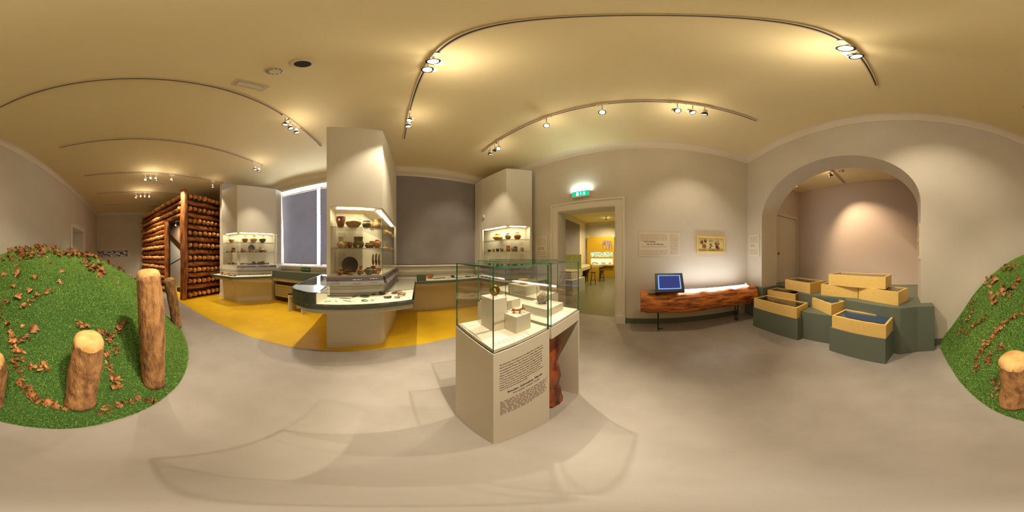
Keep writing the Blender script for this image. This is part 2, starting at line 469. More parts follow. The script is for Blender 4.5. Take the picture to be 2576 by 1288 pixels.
for a in (0, .05):
    t = .02 + .02 * (a == 0)
    mb.box(ALX1 - t - .01, ALX1 - .002, -4.08 - a, -4.03, .81, 2.74 + a); mb.box(ALX1 - t - .01, ALX1 - .002, -3.17, -3.12 + a, .81, 2.74 + a)
    mb.box(ALX1 - t - .01, ALX1 - .002, -4.03, -3.17, 2.69, 2.74 + a)
wpart(mb, 'door_frame', M['wall'], d3)
mb = MB(); mb.lathe([(.001, 0), (.035, 0), (.035, .01), (.02, .016), (.001, .016)], 16, c=(ALX1 - .031, -3.25, 1.62), R=Matrix.Rotation(-pi / 2, 3, 'Y')); wpart(mb, 'lock_rosette', M['brass'], d3)
# baseboards
mb = MB(); mb.box(DX - .02, DX, AY + .3, OY0 - .216, 0, .11); mb.box(DX - .026, DX, AY + .3, OY0 - .216, .10, .125); struct(mb.build('baseboard_right', M['greenP']))
mb = MB(); mb.box(-.9, -.46, AY, AY + .02, 0, .125); mb.box(DB + .22, -.9, AY, AY + .02, 0, .125); struct(mb.build('baseboard_arch', M['greenP']))
mb = MB(); mb.box(FX, FX + .02, AY, WY, 0, .12); struct(mb.build('baseboard_far', M['greenP']))

# ------------------------------------------------------------------ left window: frame, panes, two blinds with daylight leaking round them
w1 = thing('window_1', 'window with white reveal and daylight leaking round its blinds', 'window', (-2.4, WY, 1.2)); struct(w1)
mb = MB(); fr = .035; YB = WY + .25
for x in (WX0, -3.1, -2.28 - .03, -1.5, WX1 - fr): mb.box(x, x + fr, YB, YB + .06, WZ0, WZ1)
for z in (WZ0, 3.0, WZ1 - fr): mb.box(WX0, WX1, YB, YB + .06, z, z + fr)
wpart(mb, 'window_frame', M['white'], w1)
mb = MB(); mb.box(WX0, WX1, YB + .02, YB + .03, WZ0, WZ1); wpart(mb, 'window_pane', M['glass'], w1)
mb = MB(); mb.box(WX0 - .1, WX1 + .1, WY - .10, WY + .2, WZ0 - .05, WZ0); wpart(mb, 'window_sill', M['white'], w1)
mb = MB(); mb.box(WX0 - .07, WX0, WY - .02, WY, WZ0, WZ1 + .07); mb.box(WX0, WX1, WY - .02, WY, WZ1, WZ1 + .07); wpart(mb, 'window_reveal', M['white'], w1)
def blind(label, x0, x1, z0, z1, y, slant=0.0):
    r = thing('roller_blind', label, 'blind', ((x0 + x1) / 2, y, z0), 'grey roller blinds')
    mb = MB(); n = 12
    vs = []
    for j in range(n + 1):
        z = z0 + .03 + (z1 - z0 - .03) * j / n
        for i in range(9):
            x = x0 + (x1 - x0) * i / 8 + (slant * (1 - j / n) if i == 0 else 0)
            vs.append((x, y + .006 * sin(i * .9 + j * .35), z))
    fs = []
    for j in range(n):
        for i in range(8):
            a = j * 9 + i; fs.append((a, a + 1, a + 10, a + 9))
    mb.add(vs, fs); wpart(mb, 'blind_fabric', M['blind'], r, smooth=True)
    mb = MB(); mb.box(x0 + slant, x1, y - .01, y + .012, z0, z0 + .03); wpart(mb, 'bottom_bar', M['blind'], r)
    mb = MB(); mb.tube([(x0, y + .02, z1 + .03), (x1, y + .02, z1 + .03)], .03, 12); wpart(mb, 'roller', M['white'], r, smooth=True)
    return r
blind('grey blind with bright daylight at its left edge and top, left window', -3.80, -2.345, 1.27, 3.86, WY + .03, .07)
blind('narrow strip of grey blind beside the tall middle showcase, left window', -2.235, -.9, 1.27, 3.86, WY + .03)
blind('large mauve-grey blind filling the niche between middle and right showcase', .05, 2.86, 1.31, 4.10, WY - .05)
w2 = thing('window_2', 'shut window niche behind the large mauve-grey blind', 'window', (1.5, WY, 1.2)); struct(w2)
mb = MB(); mb.box(0, 2.95, WY - .09, WY, 1.245, 1.285); wpart(mb, 'window_sill', M['white'], w2)
mb = MB(); mb.box(2.88, 2.94, WY - .07, WY, 1.285, ZW); wpart(mb, 'window_reveal', M['white'], w2)
s = thing('emergency_exit_sign', 'small green sign reading Notausstieg under the left window', 'sign', (-2.76, WY, 1.1))
mb = MB(); mb.box(-2.94, -2.58, WY - .012, WY, 1.01, 1.20); wpart(mb, 'sign_plate', M['signgreen'], s)
text('lettering', 'Notausstieg', .088, frame((-2.925, WY - .0135, 1.075), (1, 0, 0)), M['white'], s, sx=.72)

# ------------------------------------------------------------------ second room beyond the passage
R2X0, R2X1, R2Y0, R2Y1, R2Z = DX + .35, 11.75, -2.0, 4.6, 4.1
mb = MB(); mb.box(R2X0 - .35, R2X1 + .2, R2Y0, R2Y1 + .2, -.1, .0); o = struct(mb.build('floor_second', M['floor2'])); o.location.z = -.002
mb = MB(); mb.box(R2X0, R2X1 + .2, R2Y0, R2Y1 + .2, R2Z, R2Z + .1); struct(mb.build('ceiling_second', mat('stucco', rgb(226, 214, 160), .8, bump=1, scale=3, bscale=2)))
mb = MB(); mb.box(R2X1, R2X1 + .2, R2Y0, R2Y1 + .2, 0, R2Z); struct(mb.build('wall_second_far', M['wall']))
mb = MB(); mb.box(R2X0, R2X1, R2Y1, R2Y1 + .2, 0, R2Z); struct(mb.build('wall_second_left', M['white']))
mb = MB(); mb.box(R2X0, R2X1, R2Y0 - .2, R2Y0, 0, R2Z); struct(mb.build('wall_second_right', M['wall']))
b2 = MB(); b2.box(7.4, 10.4, R2Y1 - .06, R2Y1 - .045, 1.2, 3.75)
bl = thing('roller_blind', 'tall taupe blind on the left wall of the yellow room beyond', 'blind', (8.9, R2Y1, 1.2), 'grey roller blinds')
wpart(b2, 'blind_fabric', M['blind'], bl); mb = MB(); mb.box(7.3, 10.5, R2Y1 - .12, R2Y1, 1.12, 1.17); wpart(mb, 'window_board', M['white'], bl)
mb = MB(); mb.box(R2X0, R2X1, R2Y1 - .1, R2Y1, R2Z - .12, R2Z); mb.box(R2X1 - .1, R2X1, R2Y0, R2Y1, R2Z - .12, R2Z); struct(mb.build('trim_5', M['cream']))
# yellow exhibit wall
ex = thing('yellow_exhibit_wall', 'tall yellow partition with a lit niche and elephant drawing, in the room beyond', 'partition', (11.5, 3.3, 0))
YX = 11.45
mb = MB(); ya, yb = 2.32, 4.38
mb.box(YX, YX + .12, ya, yb, 0, .94); mb.box(YX, YX + .12, ya, yb, 1.37, 1.49); mb.box(YX, YX + .12, ya, yb, 1.84, 2.95)
for z0, z1 in ((.94, 1.37), (1.49, 1.84)): mb.box(YX, YX + .12, ya, ya + .1, z0, z1); mb.box(YX, YX + .12, yb - .25, yb, z0, z1)
wpart(mb, 'partition_panel', M['yellowwall'], ex)
mb = MB(); mb.box(YX + .13, YX + .15, ya + .05, yb - .2, .94, 1.37); wpart(mb, 'lit_niche_back', M['litback'], ex)
mb = MB(); mb.box(YX + .05, YX + .07, ya + .05, yb - .2, 1.49, 1.84)
def mosaic():
    m = bpy.data.materials.new('lit_landscape_picture'); m.use_nodes = True; nt = m.node_tree; nt.nodes.remove(nt.nodes['Principled BSDF'])
    e = nt.nodes.new('ShaderNodeEmission'); v = nt.nodes.new('ShaderNodeTexVoronoi'); v.inputs['Scale'].default_value = 22
    tc = nt.nodes.new('ShaderNodeTexCoord'); r = nt.nodes.new('ShaderNodeValToRGB')
    r.color_ramp.elements[0].color = (.15, .35, .1, 1); r.color_ramp.elements[1].color = (1, .9, .55, 1)
    r.color_ramp.elements[0].position = .2; r.color_ramp.elements[1].position = .55
    nt.links.new(tc.outputs['Object'], v.inputs['Vector']); nt.links.new(v.outputs['Color'], r.inputs[0])
    nt.links.new(r.outputs[0], e.inputs[0]); e.inputs[1].default_value = 1.1
    nt.links.new(e.outputs[0], nt.nodes['Material Output'].inputs[0]); return m
wpart(mb, 'lit_picture', mosaic(), ex)
mb = MB(); mb.box(YX - .35, YX, ya + .02, yb - .2, .86, .93); wpart(mb, 'ledge', M['yellowwall'], ex)
# elephant drawing
el = [(.05, .66), (.12, .84), (.25, .98), (.42, 1.0), (.56, .9), (.72, .93), (.88, .82), (.97, .62), (.99, .38), (.98, .1), (.9, .02), (.86, .3), (.8, .42), (.76, .25), (.72, 0), (.62, 0), (.64, .3), (.6, .46),
      (.5, .42), (.48, .2), (.47, 0), (.37, 0), (.39, .3), (.36, .5), (.27, .45), (.22, .5), (.16, .38), (.2, .1), (.27, .02), (.18, 0), (.1, .2), (.08, .45)]
def flatpoly(name, pts, mtx, th, material, parent):
    n = len(pts); mb = MB()
    vs = [mtx @ Vector((p[0], p[1], 0)) for p in pts] + [mtx @ Vector((p[0], p[1], th)) for p in pts]
    mb.add(vs, [tuple(n + i for i in range(n))] + [(i, (i + 1) % n, n + (i + 1) % n, n + i) for i in range(n)])
    return wpart(mb, name, material, parent)
em = mat('elephant_drawing', rgb(206, 170, 160), .7, col2=rgb(96, 66, 60), scale=14, detail=3)
flatpoly('elephant_drawing', [(x * .86, z * .72) for x, z in el], frame((YX - .004, 3.28, 2.0), (0, -1, 0)), .003, em, ex)
flatpoly('tusk', [(0, 0), (-.12, -.04), (-.25, -.01), (-.32, .03), (-.24, .0), (-.12, -.01), (0, .05)], frame((YX - .009, 3.2, 2.42), (0, -1, 0)), .003, M['bone'], ex)
for y, w in ((3.75, .3), (3.1, .17), (2.62, .12)):
    o = thing('fossil', {3.75: 'long curved bone in the lit niche of the yellow partition', 3.1: 'small knobbly bone, middle of the lit niche', 2.62: 'smallest pale bone at right of the lit niche'}[y], 'fossil', (YX - .1, y, .93))
    mb = MB(); mb.tube([(YX - .1, y + w * (t - .5) * 1.6, .99 + .07 * sin(t * 3)) for t in [i / 7 for i in range(8)]], [.03, .06, .05, .04, .04, .04, .05, .02], 8)
    wpart(mb, 'bone_shaft', M['bone'], o, smooth=True)
for y in (4.3, 2.42):
    o = thing('partition_lamp', 'small white lamp box at the %s top corner of the yellow partition' % ('left' if y > 3 else 'right'), 'lamp', (YX + .06, y, 2.95))
    mb = MB(); mb.box(YX + .02, YX + .1, y - .05, y + .05, 2.95, 3.06); wpart(mb, 'lamp_housing', M['white'], o)
# counters and furniture of the second room
o = thing('cream_counter', 'long cream display counter along the left wall of the room beyond', 'counter', (8.5, 3.6, 0))
mb = MB(); mb.prism([(7.2, 3.05), (9.3, 3.35), (11.0, 4.1), (11.0, 4.5), (7.2, 4.5)], .80, .96); wpart(mb, 'counter_body', M['cream'], o)
mb = MB(); mb.box(9.25, 9.31, 3.36, 3.9, 0, .8); wpart(mb, 'end_panel', M['yellowwall'], o)
mb = MB(); mb.box(7.3, 9.2, 4.2, 4.3, 0, .8); wpart(mb, 'back_panel', M['brown'], o)
o = thing('cream_counter', 'low stepped cream cabinet nearest the passage, behind the glass cases', 'counter', (6.3, 3.2, 0))
mb = MB(); mb.box(5.9, 7.1, 2.95, 3.9, .62, .92); wpart(mb, 'upper_box', M['cream'], o)
mb = MB(); mb.box(5.6, 6.9, 2.75, 3.9, 0, .60); wpart(mb, 'lower_box', M['cab'], o)
o = thing('cream_table', 'small cream table joined to the ledge of the yellow partition', 'table', (10.7, 3.3, 0))
mb = MB(); mb.box(9.9, 11.0, 3.0, 3.5, .82, .96); wpart(mb, 'table_top', M['cream'], o)
mb = MB(); mb.box(9.9, 9.98, 3.0, 3.5, 0, .82); wpart(mb, 'leg', M['yellowwall'], o)
o = thing('map_board', 'upright olive map board standing on the cream cabinet in the room beyond', 'board', (7.0, 3.4, .92))
mb = MB(); mb.prism([(7.02, 3.0), (7.06, 3.0), (7.06, 4.0), (7.02, 4.0)], .93, 1.62); wpart(mb, 'board_face', M['drawing'], o)
def stool(label, x, y, rz=0):
    t = thing('bar_stool', label, 'stool', (x, y, 0), 'stools in the room beyond')
    mb = MB(); mb.lathe([(.001, .64), (.15, .64), (.16, .66), (.15, .69), (.001, .69)], 18, c=(x, y, 0)); wpart(mb, 'seat', M['brown'], t, smooth=True, auto=40)
    for k in range(4):
        a = rz + pi / 4 + k * pi / 2; mb = MB(); mb.tube([(x + .09 * cos(a), y + .09 * sin(a), .64), (x + .19 * cos(a), y + .19 * sin(a), 0)], .014, 8); wpart(mb, 'leg', M['black'], t)
    mb = MB(); mb.tube([(x + .155 * cos(rz + k * pi / 12), y + .155 * sin(rz + k * pi / 12), .22) for k in range(25)], .009, 6); wpart(mb, 'foot_ring', M['black'], t)
    return t
stool('dark four-legged stool in the room beyond, farther from the passage', 9.6, 2.72)
stool('dark four-legged stool in the room beyond, nearer the passage and half behind glass', 8.35, 2.85, .3)
o = thing('armchair', 'brown chair with a flat back under the cream counter', 'chair', (9.0, 3.6, 0))
mb = MB(); mb.box(8.75, 9.15, 3.45, 3.9, .42, .47); wpart(mb, 'seat', M['brown'], o)
mb = MB(); mb.box(8.72, 8.76, 3.45, 3.9, .47, .80); wpart(mb, 'backrest', M['brown'], o)
for x in (8.78, 9.12):
    for y in (3.48, 3.87): mb = MB(); mb.box(x - .015, x + .015, y - .015, y + .015, 0, .42); wpart(mb, 'leg', M['black'], o)

# ------------------------------------------------------------------ light: track spotlights
ZT = ZC - .045
def spot(label, X, Y, zl, aim, power=1.0, cone=105, group='track spotlights', bright=True, color=WARM, zt=ZT, soft=.022, fill=True):
    t = thing('track_spotlight', label, 'spotlight', (X, Y, zt), group)
    mb = MB(); mb.box(X - .017, X + .017, Y - .085, Y + .085, zt - .035, zt + .0); wpart(mb, 'adapter', M['lampw'], t)
    L = Vector((X, Y, zl)); d = (Vector(aim) - L).normalized()
    head_top = L - d * .05
    mb = MB(); mb.tube([(X, Y, zt - .03), (X, Y, max(head_top.z + .06, zl + .04))], .009, 8); wpart(mb, 'stem', M['lampw'], t)
    R = d.to_track_quat('-Z', 'Y').to_matrix()
    mb = MB(); mb.lathe([(.001, .10), (.030, .10), (.036, .09), (.036, .015), (.033, .012)], 20, c=L, R=R); h = wpart(mb, 'lamp_head', M['lampw'], t, smooth=True, auto=40)
    mb = MB(); mb.lathe([(.040, .035), (.053, .0), (.053, -.016), (.040, -.016), (.034, .010)], 20, c=L, R=R); wpart(mb, 'reflector_ring', M['black'], t, smooth=True, auto=40)
    mb = MB(); mb.lathe([(.0005, .0), (.036, .0)], 20, c=L, R=R)
    mb.f = [tuple(reversed(f)) for f in mb.f]; wpart(mb, 'lens', M['lens'] if bright else M['lensdim'], t)
    ld = bpy.data.lights.new('lamp_beam', 'SPOT'); ld.energy = LAMP_W * power; ld.color = color
    ld.spot_size = radians(cone); ld.spot_blend = .8; ld.shadow_soft_size = soft
    lo = bpy.data.objects.new('lamp_beam', ld); COL.objects.link(lo)
    lo.parent = t; lo.location = L + d * .025 - t.location; lo.rotation_euler = d.to_track_quat('-Z', 'Y').to_euler()
    if fill:
        sp = bpy.data.lights.new('lamp_spill', 'POINT'); sp.energy = FILL_W * power; sp.color = color; sp.shadow_soft_size = .06  # point light added beside each head to brighten the ceiling
        so = bpy.data.objects.new('lamp_spill', sp); COL.objects.link(so); so.parent = t; so.location = (.075, 0, zl - zt - .0)
    return t
def rail(label, X, y0, y1, z=ZT):
    t = thing('lighting_track', label, 'track', (X, (y0 + y1) / 2, z), 'ceiling lighting tracks')
    mb = MB(); mb.box(X - .018, X + .018, y0, y1, z, z + .04); wpart(mb, 'rail_body', M['track'], t)
    mb = MB(); mb.box(X - .007, X + .007, y0, y1, z - .0015, z + .001); wpart(mb, 'rail_slot', M['slot'], t)
    for ya_ in (y0 - .015, y1): mb = MB(); mb.box(X - .019, X + .019, ya_, ya_ + .015, z - .002, z + .04); wpart(mb, 'end_cap', M['track'], t)
    return t
TRK = {'G': (2.06, 'nearest the passage door wall'), 'F': (.27, 'straight above the glass cases'), 'A': (-1.5, 'passing over the turf mound'),
       'B': (-3.28, 'second beyond the mound'), 'C': (-5.12, 'in front of the log house'), 'D': (-6.92, 'over the log house'), 'E': (-8.72, 'farthest away')}
for k, (X, l) in TRK.items():
    rail('long pale ceiling rail ' + l, X, -1.63, 3.26)
def trk(k, spec):
    X, l = TRK[k]
    for i, (px, py, aim, pw, br, *cn) in enumerate(spec):
        p = atz(px, py, 4.15); zl = 4.15
        # keep the bearing of the lamp, hang it from its rail
        yy = p.y
        spot('white spotlight %s %s' % (ORD[i] + ' from the window', 'on the rail ' + l), X, yy, zl, aim, pw, cn[0] if cn else 62, 'spotlights on the rail ' + l, br)
ORD = ['first', 'second', 'third', 'fourth', 'fifth', 'sixth', 'seventh', 'eighth']
trk('G', [(1226, 385, (2.7, 3.9, 1.0), .8, False), (1236, 377, (1.8, 4.6, 2.0), .5, False), (1247, 371, (.3, 1.6, .8), .8, True),
          (1371, 313, (.3, .9, .9), 2.2, True), (1513, 279, (-.2, -.1, .0), 1.2, True, 54), (1707, 271, (.2, -2.45, .6), 2.1, True, 50),
          (1745, 278, (1.3, -3.0, .9), 1.5, True, 44), (1777, 281, (3.6, -1.0, 1.2), .6, False, 80)])
trk('F', [(1038, 318, (.3, 3.2, .5), 1.0, True), (1038, 303, (-.7, 2.2, .9), 1.3, True), (1083, 176, (-2.0, .0, .7), 2.5, True, 50), (1100, 156, (-1.9, -1.1, 1.1), 3.0, True, 52),
          (2128, 122, (.8, .75, .9), 3.4, True, 46), (2137, 143, (-1.3, -2.6, .8), 1.0, True, 90)])
trk('A', [(748, 333, (-1.6, 3.4, .4), 1.2, False), (733, 322, (-.9, 2.9, .5), 1.1, False), (718, 313, (-2.9, 2.4, .2), .6, True)])
trk('B', [(652, 430, (-4.0, 3.6, .6), .9, False), (642, 426, (-3.2, 3.2, .0), 1.0, False)])
trk('C', [(538, 468, (-5.0, 3.1, .5), .9, False), (433, 455, (-5.7, 2.6, 1.6), 1.6, False), (393, 454, (-5.4, 1.8, 1.2), 1.4, False), (379, 452, (-7, .9, 1.6), 1.6, False), (366, 449, (-3.4, -.6, 1.0), 1.3, True)])
trk('D', [(376, 495, (-8, 0.8, 1.8), 1.5, False), (365, 495, (-7.2, 1.0, 1.8), 1.5, False), (353, 494, (-8.5, -.6, 1.5), .9, False), (342, 492, (-6.0, -1.5, .8), 1.0, True)])
# alcove lamps, then unseen lamps added to light the second room
rail('short ceiling rail inside the arched alcove', 1.55, -4.1, -3.15, ALZ - .045)
spot('spotlight inside the arched alcove hidden by the arch, warm', 1.55, -3.3, ALZ - .2, (.75, -4.3, 1.25), 1.3, 84, 'alcove spotlights', True, (1, .72, .42), ALZ - .045)
spot('small glinting spotlight at the left haunch of the arch', 2.60, -3.37, ALZ - .2, (1.2, -3.2, .8), .35, 90, 'alcove spotlights', True, (1, .78, .5), ALZ - .045)
for i, (x, y) in enumerate(((6.0, 1.6), (8.2, 1.8), (10.2, 2.6))):
    spot(['ceiling spotlight of the room beyond, nearest the passage', 'ceiling spotlight of the room beyond, middle of the room', 'ceiling spotlight of the room beyond, facing the yellow partition'][i],
         x, y, R2Z - .15, (x + 1.0, y + .6, .0), 1.6, 140, 'spotlights in the room beyond', True, (1, .86, .5), R2Z - .005)
o = spot('spotlight in the corridor behind the far doorway', -7.0, AY - 1.4, 3.0, (-7.0, AY - 1.6, 0), .5, 120, 'corridor lights', True, (1, .9, .78), 3.195)

# ------------------------------------------------------------------ ceiling fittings
def detector(label, c, r, n=1):
    t = thing('smoke_detector', label, 'smoke detector', c)
    x, y, z = c
    mb = MB(); mb.lathe([(.001, -.045), (r * .5, -.045), (r * .55, -.035), (r * .62, -.035), (r * .66, -.028), (r * .9, -.02), (r, -.005), (r, 0)], 28, c=c); wpart(mb, 'detector_body', M['lampw'], t, smooth=True, auto=30)
    mb = MB()
    for k in range(10):
        a = k * pi / 5; mb.obox((x + r * .72 * cos(a), y + r * .72 * sin(a), z - .028), .012, .004, .003, R=Matrix.Rotation(a + pi / 2, 3, 'Z'))
    wpart(mb, 'vent_slots', M['slot'], t)
    return t
p = atz(690, 180, ZC - .03); detector('round smoke detector on the ceiling beside the round loudspeaker', (p.x, p.y, ZC), .085)
detector('round smoke detector on the ceiling in front of the log house', (-6.0, 1.06, ZC), .07)
detector('round smoke detector on the alcove ceiling under the arch', (1.376, -3.46, ALZ), .075)
p = atz(761, 161, ZC - .03)
t = thing('ceiling_loudspeaker', 'round ceiling loudspeaker with a dark ring', 'loudspeaker', (p.x, p.y, ZC))
mb = MB(); mb.lathe([(.001, -.035), (.062, -.035), (.08, -.035), (.10, -.02), (.10, 0)], 32, c=(p.x, p.y, ZC)); wpart(mb, 'housing', M['lampw'], t, smooth=True, auto=30)
mb = MB(); mb.lathe([(.060, -.0362), (.066, -.0362)], 32, c=(p.x, p.y, ZC)); mb.f = [tuple(reversed(f)) for f in mb.f]; wpart(mb, 'grille_ring', M['black'], t)
pa = atz(592, 207, ZC - .02); pb = atz(664, 224, ZC - .02)
cc = (pa + pb) / 2; a = atan2(pb.y - pa.y, pb.x - pa.x); Rz = Matrix.Rotation(a, 3, 'Z'); hl = (pb - pa).length / 2
t = thing('emergency_light', 'flat rectangular emergency luminaire on the ceiling', 'lamp', (cc.x, cc.y, ZC))
mb = MB(); mb.obox((cc.x, cc.y, ZC - .006), hl + .02, .075, .006, R=Rz); wpart(mb, 'mounting_frame', M['track'], t)
mb = MB(); mb.obox((cc.x, cc.y, ZC - .022), hl - .02, .035, .011, R=Rz); wpart(mb, 'diffuser', M['lampw'], t, bevel=.006)
t = thing('alarm_detector', 'small white motion detector on the side of the right showcase', 'detector', (2.66, 4.0, 2.7))

# ------------------------------------------------------------------ exit sign above the passage
t = thing('exit_sign', 'lit green and white escape-route sign above the passage', 'sign', (DX, 1.5, 3.05))
mb = MB(); mb.box(DX - .06, DX, 1.277, 1.715, 2.99, 3.15); wpart(mb, 'sign_housing', M['white'], t)
mb = MB(); mb.box(DX - .063, DX - .061, 1.295, 1.70, 3.015, 3.125); wpart(mb, 'sign_face', M['exitg'], t)
fm = frame((DX - .0635, 1.70, 3.015), (0, -1, 0))
def pict(name, pts): flatpoly(name, pts, fm, .001, M['exitw'], t)
pict('door_symbol', [(.10, .008), (.155, .008), (.155, .102), (.10, .102)])
pict('arrow_symbol', [(.19, .05), (.213, .015), (.236, .05), (.222, .05), (.222, .10), (.204, .10), (.204, .05)])
pict('runner_symbol', [(.265, .07), (.275, .062), (.285, .075), (.283, .045), (.262, .02), (.27, .012), (.295, .04), (.305, .012), (.316, .014), (.305, .055), (.318, .05), (.322, .058), (.300, .078), (.305, .098), (.29, .1), (.286, .084)])
mb = MB(); mb.box(DX - .05, DX - .02, 1.30, 1.69, 3.152, 3.16); wpart(mb, 'light_slot', M['exitup'], t)

# ------------------------------------------------------------------ text panels on the walls
def wpanel(name, label, m, w, h, th=.012):
    """m: frame at the lower left corner"""
    t = thing(name, label, 'text panel', m.translation)
    mb = MB(); vs = [m @ Vector(v) for v in ((0, 0, 0), (w, 0, 0), (w, h, 0), (0, h, 0), (0, 0, th), (w, 0, th), (w, h, th), (0, h, th))]
    mb.add(vs, [(4, 5, 6, 7), (0, 1, 5, 4), (1, 2, 6, 5), (2, 3, 7, 6), (3, 0, 4, 7), (3, 2, 1, 0)]); wpart(mb, 'panel_board', M['panel'], t)
    return t
def off(m, x, y, z=.0125): return m @ Matrix.Translation((x, y, z))
m = frame((DX, .165, 1.545), (0, -1, 0)); t = wpanel('text_panel', 'wide cream wall text headed Vom Hausbau bis zum Brotbacken', m, .885, .515)
dashes('small_print', off(m, .03, .475), .60, 8, .021, .008, M['inkpale'], t, seed=2, last=.5)
dashes('small_print', off(m, .03, .125), .60, 6, .021, .008, M['inkpale'], t, seed=3, last=.75)
dashes('small_print', off(m, .67, .475), .19, 23, .0195, .007, M['inkpale'], t, seed=4, ragged=.12)
text('headline', 'Vom Hausbau', .045, off(m, .10, .30), M['inkdark'], t, bold=.0008)
text('headline', 'bis zum Brotbacken', .045, off(m, .17, .245), M['inkdark'], t, bold=.0008)
text('subtitle', 'Wot twara domskich hač k pječenju chlěba', .030, off(m, .045, .198), M['ink'], t)
m = frame((3.445, AY, 1.545), (-1, 0, 0)); t = wpanel('text_panel', 'narrow cream wall text beside the arch, above the log bench end', m, .42, .53)
dashes('small_print', off(m, .04, .48), .34, 8, .02, .008, M['inkpale'], t, seed=5)
dashes('small_print', off(m, .04, .17), .34, 8, .019, .008, M['inkpale'], t, seed=6)
dashes('headline', off(m, .06, .265), .17, 1, .03, .018, M['ink'], t, seed=7, ragged=0); dashes('subtitle', off(m, .08, .228), .22, 1, .03, .013, M['inkpale'], t, seed=8, ragged=0)
m = frame((DX, 2.85, 1.54), (0, -1, 0)); t = wpanel('text_panel', 'cream wall text left of the passage, by the right showcase', m, .39, .53)
dashes('small_print', off(m, .03, .49), .33, 11, .019, .007, M['inkpale'], t, seed=9)
dashes('headline', off(m, .05, .225), .25, 2, .035, .014, M['ink'], t, seed=10); dashes('small_print', off(m, .03, .13), .33, 7, .018, .007, M['inkpale'], t, seed=11)
m = frame((AX0, -2.60, 1.50), (0, -1, 0)); m = frame((AX0, -2.54, 1.50), (0, -1, 0))
m = Matrix.Translation((AX0, -2.98, 1.50)) @ Matrix(((0, 0, 1), (1, 0, 0), (0, 1, 0))).to_4x4()
t = wpanel('text_panel', 'cream wall text on the right reveal of the arch', m, .42, .58)
dashes('small_print', off(m, .04, .53), .34, 9, .02, .008, M['inkpale'], t, seed=12); dashes('headline', off(m, .06, .28), .22, 2, .035, .015, M['ink'], t, seed=13)
dashes('small_print', off(m, .04, .19), .34, 8, .02, .008, M['inkpale'], t, seed=14)
# framed sherds
t = thing('sherd_frame', 'framed wooden shadow box of reddish sherds on the wall above the log bench', 'picture frame', (DX, -1.46, 1.63))
y0, y1, z0, z1 = -1.816, -1.10, 1.625, 2.005
mb = MB(); w = .035
mb.box(DX - .05, DX, y0, y1, z0, z0 + w); mb.box(DX - .05, DX, y0, y1, z1 - w, z1); mb.box(DX - .05, DX, y0, y0 + w, z0 + w, z1 - w); mb.box(DX - .05, DX, y1 - w, y1, z0 + w, z1 - w)
wpart(mb, 'frame_moulding', M['ply'], t)
mb = MB(); mb.box(DX - .02, DX - .01, y0 + w, y1 - w, z0 + w, z1 - w); wpart(mb, 'mount_board', mat('cream_mount', rgb(236, 220, 160), .7), t)
mb = MB(); mb.box(DX - .044, DX - .042, y0 + w, y1 - w, z0 + w, z1 - w); wpart(mb, 'glass_pane', M['glass'], t)
fm2 = frame((DX - .021, y1, z0), (0, -1, 0)); rn = random.Random(3)
def sherd(cx, cy, rx, ry, sides, c):
    pts = [(cx + rx * cos(2 * pi * k / sides + .4) * (.85 + .3 * rn.random()), cy + ry * sin(2 * pi * k / sides + .4) * (.85 + .3 * rn.random())) for k in range(sides)]
    flatpoly('sherd', pts, fm2, .012, c, t)
sm = mat('red_sherd', rgb(160, 74, 40), .8, col2=rgb(112, 50, 30), scale=30, bump=.5); sm2 = mat('ochre_sherd', rgb(176, 110, 56), .8, col2=rgb(132, 80, 40), scale=30, bump=.5)
for a in ((.125, .24, .042, .044, 7, sm), (.215, .265, .036, .040, 5, sm), (.19, .145, .05, .045, 10, sm2), (.345, .19, .022, .022, 4, sm), (.375, .155, .012, .018, 4, sm), (.34, .115, .018, .022, 5, sm),
          (.53, .265, .02, .02, 3, sm), (.475, .225, .03, .024, 4, sm), (.555, .215, .028, .02, 4, sm), (.505, .15, .036, .05, 7, sm), (.535, .105, .042, .038, 8, sm2)): sherd(*a)
dashes('caption', off(fm2, .31, .285, .001), .10, 3, .014, .005, M['ink'], t, seed=20); dashes('caption', off(fm2, .08, .062, .001), .16, 2, .014, .005, M['ink'], t, seed=21); dashes('caption', off(fm2, .31, .062, .001), .16, 2, .014, .005, M['ink'], t, seed=22)
# battle frieze picture on the far wall
t = thing('far_picture', 'long narrow black and white print low on the far wall', 'picture', (FX, -1.4, 1.53))
mb = MB(); mb.box(FX, FX + .012, -2.45, -.47, 1.52, 1.91); wpart(mb, 'print', mat('monochrome_print', rgb(214, 206, 206), .6, col2=rgb(70, 58, 74), scale=5, stretch=(1, 1, 2.5), detail=6, ramp=(.46, .54)), t)
mb = MB(); mb.box(FX, FX + .03, -2.45, -.35, 1.50, 1.518); wpart(mb, 'ledge', M['wall'], t)

# ------------------------------------------------------------------ free-standing glass cases
def pane(name, x0, x1, y0, y1, z0, z1, parent, edge='gedge'):
    """thin glass sheet; the narrow faces show the green edge"""
    mb = MB(); d = (x1 - x0, y1 - y0, z1 - z0); k = d.index(min(d))
    mb.box(x0, x1, y0, y1, z0, z1)
    # prism order: four sides (y0, x1, y1, x0), bottom, top
    ax = [1, 0, 1, 0, 2, 2]
    mb.m = [0 if a == k else 1 for a in ax]
    return wpart(mb, name, [M['glass'], M[edge]], parent)
def vitrine(parent, x0, x1, y0, y1, z0, z1, g=.007):
    pane('glass_pane', x0, x1, y0, y0 + g, z0, z1 - g, parent); pane('glass_pane', x0, x1, y1 - g, y1, z0, z1 - g, parent)
    pane('glass_pane', x0, x0 + g, y0 + g, y1 - g, z0, z1 - g, parent); pane('glass_pane', x1 - g, x1, y0 + g, y1 - g, z0, z1 - g, parent)
    pane('glass_lid', x0, x1, y0, y1, z1 - g, z1, parent)
V1 = (.404, .816, .555, .963)
